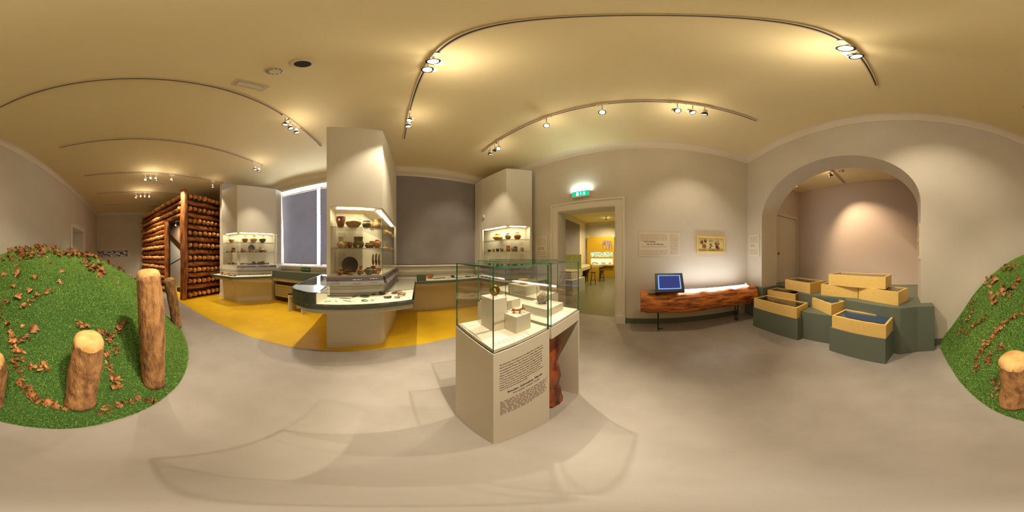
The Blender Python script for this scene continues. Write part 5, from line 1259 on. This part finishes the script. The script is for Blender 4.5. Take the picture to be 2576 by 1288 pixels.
for j in range(NR + 1):
    u = (j / NR) ** .8
    for i in range(NA):
        a = 2 * pi * i / NA; R_ = mound_R(a); dx, dy = cos(a), sin(a)
        lim = R_ if dy >= -1e-6 else min(R_, (AY + .004 - MC.y) / dy)
        x, y = MC.x + dx * lim * u, MC.y + dy * lim * u
        vs.append((x, y, mound_z(x, y) + .004))
for j in range(NR):
    for i in range(NA):
        a = j * NA + i; b = j * NA + (i + 1) % NA
        fs.append((a, a + NA, b + NA, b))
mb.add(vs, fs)
ring = [NR * NA + i for i in range(NA)]
lo_ = len(mb.v); mb.v += [(mb.v[k][0], mb.v[k][1], 0.003) for k in ring]
for i in range(NA): mb.f.append((ring[i], lo_ + i, lo_ + (i + 1) % NA, ring[(i + 1) % NA])); mb.m.append(0)
mound = thing('grass_mound', 'big domed mound of green artificial turf against the arch wall', 'mound', (MC.x, MC.y, 0))
mo = wpart(mb, 'mound_body', M['turfbase'], mound, smooth=True)
mvs = [Vector(v) for v in mb.v]; bvh = BVHTree.FromPolygons(mvs, mb.f)
# blades of artificial grass, denser where one can walk up to them
rs = np.random.RandomState(4)
tri = []
cv = np.array(mb.v)
quads = np.array([f for f in mb.f if len(f) == 4])
A_, B_, C_, D_ = (cv[quads[:, k]] for k in range(4))
area = .5 * (np.linalg.norm(np.cross(B_ - A_, C_ - A_), axis=1) + np.linalg.norm(np.cross(C_ - A_, D_ - A_), axis=1))
cen = (A_ + B_ + C_ + D_) / 4
nr = np.cross(C_ - A_, D_ - B_); nr /= np.linalg.norm(nr, axis=1)[:, None] + 1e-9
view = np.array([0, 0, EYE]) - cen; dist = np.linalg.norm(view, axis=1)
facing = (nr * view).sum(1) / dist
wgt = area * np.clip(2.2 / dist, .35, 2.0) ** 1.4 * np.where(facing > -.35, 1, .12)
NB = 330000
idx = rs.choice(len(quads), NB, p=wgt / wgt.sum())
u = rs.rand(NB, 1); v = rs.rand(NB, 1)
P_ = (A_[idx] * (1 - u) + B_[idx] * u) * (1 - v) + (D_[idx] * (1 - u) + C_[idx] * u) * v
N_ = nr[idx]
dir_ = N_ + rs.normal(0, .42, (NB, 3)); dir_ /= np.linalg.norm(dir_, axis=1)[:, None]
side = np.cross(dir_, rs.normal(0, 1, (NB, 3))); side /= np.linalg.norm(side, axis=1)[:, None] + 1e-9
dd = dist[idx][:, None]
hgt = (.013 + .009 * rs.rand(NB, 1)); wid = .0017 * np.clip(dd / 1.6, .8, 2.2)
V_ = np.empty((NB, 3, 3)); V_[:, 0] = P_ - side * wid; V_[:, 1] = P_ + side * wid; V_[:, 2] = P_ + dir_ * hgt
me = bpy.data.meshes.new('turf'); me.vertices.add(NB * 3); me.vertices.foreach_set('co', (V_.reshape(-1) - np.tile([MC.x, MC.y, 0], NB * 3)).astype(np.float32))
me.loops.add(NB * 3); me.loops.foreach_set('vertex_index', np.arange(NB * 3, dtype=np.int32))
me.polygons.add(NB); me.polygons.foreach_set('loop_start', np.arange(0, NB * 3, 3, dtype=np.int32)); me.update(); me.validate()
me.materials.append(M['turf'])
go = bpy.data.objects.new('turf', me); COL.objects.link(go); go.parent = mound; go['kind'] = 'stuff'

def hit(px, py):
    t, e = ang(px, py); d = Vector((cos(e) * cos(t), cos(e) * sin(t), sin(e)))
    loc, nn, _, _ = bvh.ray_cast(Vector((0, 0, EYE)), d)
    return (loc, nn) if loc is not None else (None, None)

# stakes
def stake(label, bpx, bpy, d, tpx, ztop, r, seed, z0=None, lean=0.0):
    t0, _ = ang(bpx, 644); t1, _ = ang(tpx, 644)
    a = Vector((d * cos(t0), d * sin(t0))); b = Vector(((d + lean) * cos(t1), (d + lean) * sin(t1)))
    zb = min(mound_z(a.x, a.y) - .03, ztop - .3); zb = max(zb, 0.004)
    t = thing('wooden_stake', label, 'stake', (a.x, a.y, zb), 'bark-covered stakes along the mound')
    n = 22; H_ = ztop - zb; hb = H_ - r * .55
    bend = .016
    pts = []; rad = []
    for i in range(n + 1):
        s = i / n; p = a.lerp(b, s * hb / H_)
        pts.append((p.x + bend * sin(s * 5 + seed), p.y + bend * .6 * cos(s * 4 + seed), zb + hb * s)); rad.append(r * (1.04 + .05 * sin(s * 6 + seed * 2) - .03 * s))
    mb = MB(); mb.tube(pts, rad, 36, rfun=log_rfun(seed, .09), cap=True); wpart(mb, 'bark_trunk', M['bark'], t, smooth=True)
    mb = MB(); tp = Vector(pts[-1]); f = log_rfun(seed, .09); rn_ = random.Random(seed)
    prof = [(1.0, -.10), (1.0, .0), (.97, .12), (.86, .34), (.62, .48), (.34, .53), (.12, .55)]
    vs = []; N = 36
    for j, (q, z) in enumerate(prof):
        for k in range(N):
            th = 2 * pi * k / N; ra = rad[-1] * f(n, k, th) * q * (1.005 if j < 2 else 1 + .03 * noise.noise(Vector((cos(th) * 2, sin(th) * 2, j + seed))))
            zz = z * r + (-.18 * r * noise.noise(Vector((cos(th) * 2.5, sin(th) * 2.5, seed))) - .02 if j == 0 else 0)
            # same basis as tube(): vertical axis
            vs.append((tp.x + 0, tp.y, tp.z + zz)); 
            e = (Vector(pts[-1]) - Vector(pts[-2])).normalized(); a_ = e.cross(Vector((1, 0, 0))).normalized(); b_ = a_.cross(e)
            w = Vector(vs[-1]) + a_ * cos(th) * ra + b_ * sin(th) * ra; vs[-1] = tuple(w)
    m_ = len(prof); fs = [(i * N + k, i * N + (k + 1) % N, (i + 1) * N + (k + 1) % N, (i + 1) * N + k) for i in range(m_ - 1) for k in range(N)] + [tuple((m_ - 1) * N + k for k in range(N))]
    mb.add(vs, fs); wpart(mb, 'hewn_top', M['cutwood'], t, smooth=True)
    return t
stake('short thick bark-covered stake with a rounded pale top at the foot of the mound', 204, 1050, 1.10, 222, .99, .108, 2)
stake('tallest bark-covered stake with a rounded pale top, nearest the pale log house', 385, 990, 1.43, 376, 1.44, .108, 5)
stake('lowest stake, flat pale cut top, on the side of the mound facing the platform', 2556, 1035, 1.15, 2550, .76, .105, 8)
stake('slim leaning stake beyond the tallest one, at the edge of the grey floor', 445, 825, 3.24, 425, 1.12, .10, 11)

# dry leaves
def leaf_mesh(seed, kind):
    rn = random.Random(seed); L = .036; vs = []; fs = []
    n = 9; cu = rn.uniform(.35, 1.1) * rn.choice((-1, 1)); tw = rn.uniform(-.7, .7)
    for i in range(n + 1):
        s = i / n
        w = sin(pi * min(1, s * 1.03)) ** .75 * (.42 if kind == 'oak' else .19)
        if kind == 'oak': w *= (1 + .42 * sin(s * 19 + seed))
        z = cu * .3 * (s - .5) ** 2 * 2
        for k, q in enumerate((-1, -.5, 0, .5, 1)):
            y = q * w; zz = z + abs(q) ** 2 * w * (.45 + .4 * rn.random()) * (1 if seed % 2 else -.5)
            a = tw * (s - .5)
            vs.append(((s - .5) * L * 2, (y * cos(a) - zz * sin(a)) * L * 2, (y * sin(a) + zz * cos(a)) * L * 2 + .004))
    for i in range(n):
        for k in range(4): a = i * 5 + k; fs.append((a, a + 5, a + 6, a + 1))
    me = bpy.data.meshes.new('dry_leaf'); me.from_pydata(vs, [], fs); me.update(); me.materials.append(M['leaf'])
    me.polygons.foreach_set('use_smooth', [True] * len(fs)); return me
OAK = [leaf_mesh(s, 'oak') for s in range(1, 8)]; WIL = [leaf_mesh(s, 'long') for s in range(20, 26)]
def place_leaf(loc, nn, rn, me, scale, lift=.012, tilt=.5):
    q = nn.to_track_quat('Z', 'Y').to_matrix() @ Matrix.Rotation(rn.uniform(0, 2 * pi), 3, 'Z') @ Matrix.Rotation(rn.uniform(-tilt, tilt), 3, 'X') @ Matrix.Rotation(rn.uniform(-tilt, tilt), 3, 'Y')
    m4 = q.to_4x4() @ Matrix.Scale(scale, 4); m4.translation = loc + nn * lift
    return m4
def leaf(px, py, rn, label, group, scale=1.0, lift=.016, tilt=.5, kind='oak', me=None):
    loc, nn = hit(px, py)
    if loc is None: return None
    o = bpy.data.objects.new('dry_leaf', me or rn.choice(OAK if kind == 'oak' else WIL)); COL.objects.link(o)
    o.matrix_world = place_leaf(loc, nn, rn, None, scale, lift, tilt)
    return tag(o, label, 'leaf', group)
rn = random.Random(21)
# silhouette of the mound, read off the photograph, used only to know where the leaf drift on the crest runs
def crest_y(px):
    lo, hi = 560.0, 900.0
    for _ in range(14):
        m_ = (lo + hi) / 2
        if hit(px % 2576, m_)[0] is None: lo = m_
        else: hi = m_
    return hi
cres = {}
for k in range(192):
    px = rn.choice((rn.uniform(4, 330), rn.uniform(20, 240), rn.uniform(20, 240))); key = int(px / 6)
    if key not in cres: cres[key] = crest_y(key * 6)
    th = 24 * math.exp(-((px - 70) / 130) ** 2) + 5
    leaf(px, cres[key] + 1 + th * rn.random() ** 1.3, rn, 'dry brown leaf in the thick drift along the crest of the mound', 'leaf drift on the crest', rn.uniform(.9, 1.45), rn.uniform(.012, .07), 1.1)
def clump(n, x0, y0, x1, y1, sd, label, group, sc=1.0, tilt=.7):
    for k in range(n):
        s = rn.random(); leaf((x0 + (x1 - x0) * s + rn.gauss(0, sd)) % 2576, y0 + (y1 - y0) * s + rn.gauss(0, sd * .7), rn, label, group, rn.uniform(.8, 1.3) * sc, rn.uniform(.012, .03), tilt)
clump(26, 208, 658, 262, 690, 7, 'dry brown leaf in the clump on the far right slope of the mound', 'leaf clump on the right slope', 1.25)
clump(14, 300, 655, 345, 690, 5, 'dry leaf at the right edge of the mound near the tall stake', 'leaves beside the tall stake')
clump(22, 2480, 720, 2574, 655, 6, 'dry leaf on the crest of the mound on the arch side', 'leaves on the arch side crest', 1.1)
clump(16, 2500, 762, 2572, 700, 6, 'larger dry leaf below the crest on the arch side', 'larger leaves on the arch side', 1.2)
for k, (px, py, s, l) in enumerate(((155, 683, 1.5, 'broad lobed tan leaf lying alone, upper middle of the mound'), (152, 711, 1.2, 'tan leaf lying just below the broad lone leaf'), (124, 663, 1.2, 'pointed dry leaf standing up near the crest'), (90, 700, 1.5, 'dry leaf above the trailing twig, left part'), (40, 670, 1.8, 'large curled leaf at the upper left'), (50, 692, 1.9, 'second large curled leaf under the first, upper left'),
        (12, 690, 1.6, 'curled leaf at the seam of the picture, upper left'), (38, 722, 1.4, 'leaf pair member, left slope'), (45, 750, 1.6, 'large crumpled tan leaf, left slope'), (78, 735, 1.3, 'small brown leaf between the left leaf clusters'), (246, 694, 1.4, 'light tan leaf under the right clump'), (296, 711, .7, 'tiny pale flake near the right slope'), (85, 827, 1.5, 'upright reddish curled leaf in the middle of the green'), (58, 821, .7, 'tiny leaf left of the upright reddish one'),
        (160, 642, 1.3, 'leaf just below the crest drift, middle'), (120, 650, .9, 'small leaf below the crest drift'), (180, 651, .8, 'small leaf right of the middle, below the crest'), (2494, 738, 1.3, 'brown leaf upper right of the arch side slope'), (2512, 758, 1.5, 'reddish curled leaf on the arch side slope'), (2540, 745, 1.5, 'wide curled leaf on the arch side slope'))):
    leaf(px, py, rn, l, None, s, .02, .5)
# twigs with hanging leaves
def spray(label, path, n, seed, sc=1.0, spread=9, droop=.02):
    rn = random.Random(seed); P = []
    for i in range(len(path) - 1):
        for s in (0, .34, .67): P.append((path[i][0] * (1 - s) + path[i + 1][0] * s, path[i][1] * (1 - s) + path[i + 1][1] * s))
    P.append(path[-1]); W = []; NN = []
    for (px, py) in P:
        loc, nn = hit(px % 2576, py)
        if loc is None: continue
        W.append(loc + nn * (.022 + .012 * sin(len(W) * 1.3))); NN.append(nn)
    if len(W) < 2: return
    t = thing('dry_twig', label, 'twig', W[0], 'withered twigs on the mound')
    mb = MB(); mb.tube(W, [.0035 - .002 * i / len(W) for i in range(len(W))], 6); wpart(mb, 'stem', M['twig'], t, smooth=True)
    mb = MB(); vs = []; fs = []
    for k in range(n):
        i = min(int((rn.random() ** .8) * (len(W) - 1)), len(W) - 2); s = rn.random(); loc = W[i].lerp(W[i + 1], s) + Vector((rn.gauss(0, .022), rn.gauss(0, .022), rn.gauss(0, .008)))
        l2, n2, _, _ = bvh.find_nearest(loc)
        if (loc - l2).dot(n2) < .008: loc = l2 + n2 * .012
        m4 = place_leaf(loc, NN[i], rn, None, rn.uniform(.55, .95) * sc, 0, 1.0)
        me = rn.choice(WIL if rn.random() < .8 else OAK); o_ = len(vs)
        vs += [m4 @ v.co for v in me.vertices]; fs += [tuple(a + o_ for a in f.vertices) for f in me.polygons]
    mb.add(vs, fs); wpart(mb, 'leaves', M['leaf'], t, smooth=True)
spray('withered twig with curled leaves behind the short stake, reaching right to its shadowed side', [(255, 835), (285, 850), (300, 815), (318, 808)], 34, 1)
spray('bushy withered twig hanging right of the short stake', [(262, 880), (280, 935), (290, 975)], 26, 2)
spray('tuft of dry leaves just left above the short stake', [(185, 815), (205, 812), (212, 826)], 12, 3)
spray('short twig with dry leaves halfway between the two near stakes', [(262, 845), (285, 870), (296, 888)], 16, 4)
spray('long withered twig running down the left slope, upper half', [(2, 790), (22, 815), (32, 850), (45, 880), (58, 905)], 36, 5)
spray('withered twig crossing the left slope, lower half', [(28, 890), (48, 925), (62, 965), (75, 985)], 34, 6, 1.1)
spray('bunch of curled leaves right of the long left twig', [(45, 862), (62, 850), (76, 846)], 14, 7)
spray('withered twig lying along the foot of the mound toward the short stake', [(60, 985), (95, 1002), (130, 1012), (165, 1030)], 30, 8, 1.1)
spray('small twig with leaves in the lower middle of the mound, left of the short stake', [(65, 915), (95, 925), (120, 912)], 16, 9)
spray('withered twig on the grass edge right of the short stake', [(248, 1040), (275, 1025), (310, 1015), (345, 1005), (385, 1012)], 30, 10, 1.0)
spray('thin twig with a few leaves under the hill crest, left', [(55, 775), (85, 760), (110, 740), (132, 730)], 16, 11)
spray('withered twig curving down beside the tall stake, on its far side', [(410, 770), (422, 790), (436, 812)], 20, 12)
spray('longest withered twig sweeping down the arch side of the mound', [(2570, 790), (2545, 800), (2520, 825), (2500, 850), (2478, 880), (2465, 905)], 70, 13, 1.1)
spray('withered twig hanging at the left edge of the arch side slope', [(2455, 770), (2440, 800), (2425, 820), (2408, 845)], 26, 14)
spray('withered twig in the middle of the arch side slope, upper', [(2490, 795), (2470, 812), (2445, 826), (2425, 850)], 34, 15)
spray('lower end of a withered twig on the arch side slope', [(2462, 895), (2460, 915), (2458, 938)], 16, 16)
spray('bunch of dry leaves above the lowest stake', [(2535, 880), (2515, 870), (2500, 895), (2488, 920)], 26, 17)
spray('withered twig dangling behind the lowest stake', [(2508, 950), (2508, 975), (2505, 998)], 10, 18)
spray('loose tuft of dry leaves high on the arch side slope', [(2440, 765), (2458, 758)], 10, 19)
spray('thin twig with leaves on the left slope below the curled leaves', [(2, 775), (12, 760), (30, 765)], 9, 20)

# ------------------------------------------------------------------ log house (rampart model)
K = Vector((-5.44, 1.70)); KR = Vector((-5.83, 3.42)); KL = Vector((-9.65, .42))
er = (KR - K).normalized(); elv = (KL - K).normalized()
n_r = Vector((er.y, -er.x));  n_l = Vector((elv.y, -elv.x))
if n_r.dot(-K) < 0: n_r = -n_r
if n_l.dot(-K) < 0: n_l = -n_l
HT = 3.93
house = thing('log_rampart', 'tall rampart model of stacked oiled logs and hewn log ends with a doorway', 'log structure', (K.x, K.y, 0))
ZL = [.42, .86, 1.26, 1.70, 2.17, 2.61, 3.05, 3.54]
ZE = [.15, .64, 1.06, 1.48, 1.94, 2.39, 2.83, 3.29, 3.78]
# backing walls
dp = on_line(417, K, KL); da = (dp - K).length                       # door post distance along the left face
o1 = (on_line(424, K, KL) - K).length; o2 = (on_line(447, K, KL) - K).length; o2, o1 = max(.14, min(o1, o2)), max(o1, o2)
print('door', o1, o2)
def back(e, n, a, b, z0, z1):
    mb = MB(); p = K + e * a - n * .05; q = K + e * b - n * .05
    mb.prism([tuple(p), tuple(q), tuple(q - n * .05), tuple(p - n * .05)], z0, z1); return mb
wpart(back(er, n_r, .0, 1.80, 0.003, HT - .05), 'mud_backing', M['mud'], house)
wpart(back(elv, n_l, o1 + .03, 4.35, 0.003, HT - .05), 'mud_backing', M['mud'], house)
wpart(back(elv, n_l, -.05, o1 + .03, 2.93, HT - .05), 'mud_backing', M['mud'], house)
def hlog(e, n, a, b, z, r, seed, name='log'):
    p = K + e * a - n * .045; q = K + e * b - n * .045; m_ = 14
    pts = [(p.x + (q.x - p.x) * i / m_, p.y + (q.y - p.y) * i / m_, z + .012 * sin(i * .8 + seed)) for i in range(m_ + 1)]
    mb = MB(); mb.tube(pts, [r * (1 + .08 * sin(i * .9 + seed * 1.7)) for i in range(m_ + 1)], 16, rfun=log_rfun(seed, .13))
    mid = (p + q) / 2
    me_ = mb
    # store along local x so that the grain follows the log
    ang_ = atan2(e.y, e.x); Rm = Matrix.Rotation(-ang_, 3, 'Z')
    mb.v = [tuple(Rm @ (Vector(v_) - Vector((mid.x, mid.y, z)))) for v_ in mb.v]
    o = mb.build(name, M['hlogx'], house, smooth=True); o.location = Vector((mid.x, mid.y, z)) - house.location; o.rotation_euler.z = ang_
    return o
M['hlogx'] = mat('stained_log_lengthwise', rgb(200, 118, 46), .5, col2=rgb(96, 46, 18), scale=3, stretch=(.9, 8, 8), bump=1, bscale=7, detail=7, ramp=(.36, .66), rnd=.2)
for i, z in enumerate(ZL): hlog(er, n_r, .12, 1.80, z, .080, i + 1)
for i, z in enumerate(ZL):
    a0 = (o1 + .12) if z < 2.9 else .12
    hlog(elv, n_l, a0, 4.38, z, .092, i + 20, 'log')
def end_mesh(seed):
    rn_ = random.Random(seed); N = rn_.choice((6, 7, 8)); r = .088; vs = []
    for z, q in ((-.10, .95), (.025, 1.0), (.085, .62 + .2 * rn_.random()), (.115 + .02 * rn_.random(), .18)):
        ox, oy = (rn_.uniform(-.02, .02), rn_.uniform(-.02, .02)) if z > .05 else (0, 0)
        for k in range(N):
            t_ = 2 * pi * k / N + seed; s_ = q * (1 + rn_.uniform(-.12, .12)); vs.append((z, ox + r * s_ * cos(t_), oy + r * s_ * sin(t_)))
    fs = [(j * N + k, j * N + (k + 1) % N, (j + 1) * N + (k + 1) % N, (j + 1) * N + k) for j in range(3) for k in range(N)] + [tuple(3 * N + k for k in range(N))]
    me = bpy.data.meshes.new('log_end'); me.from_pydata(vs, [], fs); me.update(); me.materials.append(M['houseend']); return me
ENDS = [end_mesh(s) for s in range(8)]
rn = random.Random(9); far = []
cnt = 0
def put_end(e, n, s, z):
    global cnt
    p = K + e * s + n * .0
    sc = rn.uniform(.88, 1.08)
    m4 = Matrix.Translation((p.x - house.location.x, p.y - house.location.y, z + rn.uniform(-.012, .012))) @ Matrix.Rotation(atan2(n.y, n.x) + rn.uniform(-.12, .12), 4, 'Z') @ Matrix.Rotation(rn.uniform(0, 6.3), 4, 'X') @ Matrix.Scale(sc, 4)
    cnt += 1
    if cnt <= 99:
        o = bpy.data.objects.new('log_end', rn.choice(ENDS)); COL.objects.link(o); o.parent = house; o.matrix_local = m4
    else: far.append((m4, rn.choice(ENDS)))
for z in ZE:
    s = .225
    while s < 1.80: put_end(er, n_r, s, z); s += rn.uniform(.19, .23)
near_left = []
for z in ZE:
    s = (o1 + .26) if z < 2.9 else .24
    while s < 4.35: near_left.append((s, z)); s += rn.uniform(.195, .235)
near_left.sort()
for s, z in near_left: put_end(elv, n_l, s, z)
mb = MB()
for m4, me in far: mb.add([m4 @ v_.co for v_ in me.vertices], [tuple(f.vertices) for f in me.polygons])
o = mb.build('far_log_ends', M['houseend'], house); o['kind'] = 'stuff'
def vpost(name, x, y, r, z1, seed):
    mb = MB(); pts = [(x + .012 * sin(i * .6 + seed), y + .012 * cos(i * .5 + seed), .004 + (z1 - .004) * i / 22) for i in range(23)]
    mb.tube(pts, [r * (1 + .05 * sin(i * .7 + seed)) for i in range(23)], 24, rfun=log_rfun(seed, .13, .02)); wpart(mb, name, M['houselog'], house, smooth=True)
vpost('corner_post', K.x + .03, K.y - .02, .128, 3.97, 3)
pp = K + elv * (o1 + .13) + n_l * .01; vpost('door_post', pp.x, pp.y, .10, 2.98, 6)
# stair space seen through the doorway
inn = -n_l
q0 = K + elv * .0 + inn * 1.45; q1 = K + elv * 4.3 + inn * 1.45
mb = MB(); sheet(mb, K + elv * .36 + inn * 1.3, K + elv * 4.3 + inn * 1.3, .003, 3.85, .1); st = struct(mb.build('wall_stair', mat('stair_white', rgb(226, 220, 206), .8)))
t = thing('stair_handrail', 'dark slanting handrail on the white wall seen through the rampart doorway', 'handrail', (-6.4, 2.6, 1.0))
wa = K + inn * 1.22
def wl(px, py):
    q = on_line(px, wa, wa + elv); tt, e_ = ang(px, py); return Vector((q.x, q.y, EYE + q.length * tan(e_)))
a_, b_ = wl(424.5, 667.5), wl(449, 654)
mb = MB(); dv = (b_ - a_); mb.tube([a_, b_ + dv * .5], .034, 10); wpart(mb, 'rail_tube', M['black'], t)
mb = MB(); mb.tube([a_ + dv * .35, a_ + dv * .35 + Vector((inn.x, inn.y, 0)) * .12 - Vector((0, 0, .05))], .010, 6); wpart(mb, 'rail_bracket', M['black'], t)
lp = K + elv * 1.3 + inn * .45
spot('lamp in the stair space behind the rampart doorway', lp.x, lp.y, 2.85, (lp.x - .9, lp.y + 1.0, 1.2), 1.0, 150, 'stair lights', True, (1, .88, .7), 3.10)  # hidden lamp added to brighten the white stair wall
# sloping underside of the stair
sa, sb = wl(422, 571), wl(449, 597)
mb = MB(); d_ = Vector((-inn.x, -inn.y, 0)) * .3
ext = (sb - sa)
p0, p1 = sa - ext * .4, sb + ext * 1.0
vs = [p0, p1, p1 + d_, p0 + d_]; vs += [v_ + Vector((0, 0, .8)) for v_ in vs]
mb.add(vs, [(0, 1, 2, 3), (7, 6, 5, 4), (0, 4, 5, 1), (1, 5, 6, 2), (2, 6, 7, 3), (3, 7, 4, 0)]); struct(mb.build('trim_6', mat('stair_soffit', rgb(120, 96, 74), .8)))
t = thing('wooden_step', 'dark wooden step on the floor inside the rampart doorway', 'step', (-6.0, 1.9, 0))
s0 = K + elv * .18 + inn * .5; s1 = K + elv * 1.3 + inn * .5
mb = MB(); mb.prism([tuple(s0), tuple(s1), tuple(s1 + inn * .6), tuple(s0 + inn * .6)], .004, .17); wpart(mb, 'step_block', M['mud'], t)

# ------------------------------------------------------------------ parts of parts go one level deeper
SUB = {'lens': ('lamp_head',), 'reflector_ring': ('lamp_head',), 'caption': ('caption_rail', 'caption_strip', 'mount_board'), 'small_print': ('panel_board', 'plinth', 'inner_wall'),
       'headline': ('panel_board', 'plinth'), 'subtitle': ('panel_board', 'plinth'), 'screen': ('monitor_housing',), 'screen_border': ('monitor_housing',), 'rim': ('vessel_body',),
       'handle': ('vessel_body',), 'bottom_bar': ('blind_fabric',), 'lock_rosette': ('door_leaf',), 'sherd': ('mount_board',), 'case_caption': ('case_floor',), 'hub': ('disc',),
       'stand_rod': (), 'grille_ring': ('housing',), 'vent_slots': ('detector_body',), 'sensor_window': ('detector_body',), 'rail_slot': ('rail_body',), 'end_cap': ('rail_body',),
       'lettering': ('sign_plate',), 'door_symbol': ('sign_face',), 'arrow_symbol': ('sign_face',), 'runner_symbol': ('sign_face',), 'tusk': ('elephant_drawing',), 'hewn_top': ('bark_trunk',),
       'rail_bracket': ('rail_tube',), 'horn': ('figure_body',), 'tail': ('figure_body',)}
def base(n): return n.rsplit('.', 1)[0] if n[-3:].isdigit() and '.' in n else n
for top in [o for o in bpy.data.objects if o.parent is None and o.children]:
    kids = list(top.children)
    for c in kids:
        want = SUB.get(base(c.name))
        if not want: continue
        cand = [k for k in kids if base(k.name) in want and k is not c]
        if not cand: continue
        if len(cand) > 1:
            def cen_(o):
                b = [Vector(v) for v in o.bound_box]; return sum(b, Vector()) / 8 + o.location
            cc_ = cen_(c); cand.sort(key=lambda k: (cen_(k) - cc_).length)
        p = cand[0]
        if p.rotation_euler.z or p.rotation_euler.x: continue
        c.parent = p; c.location = c.location - p.location
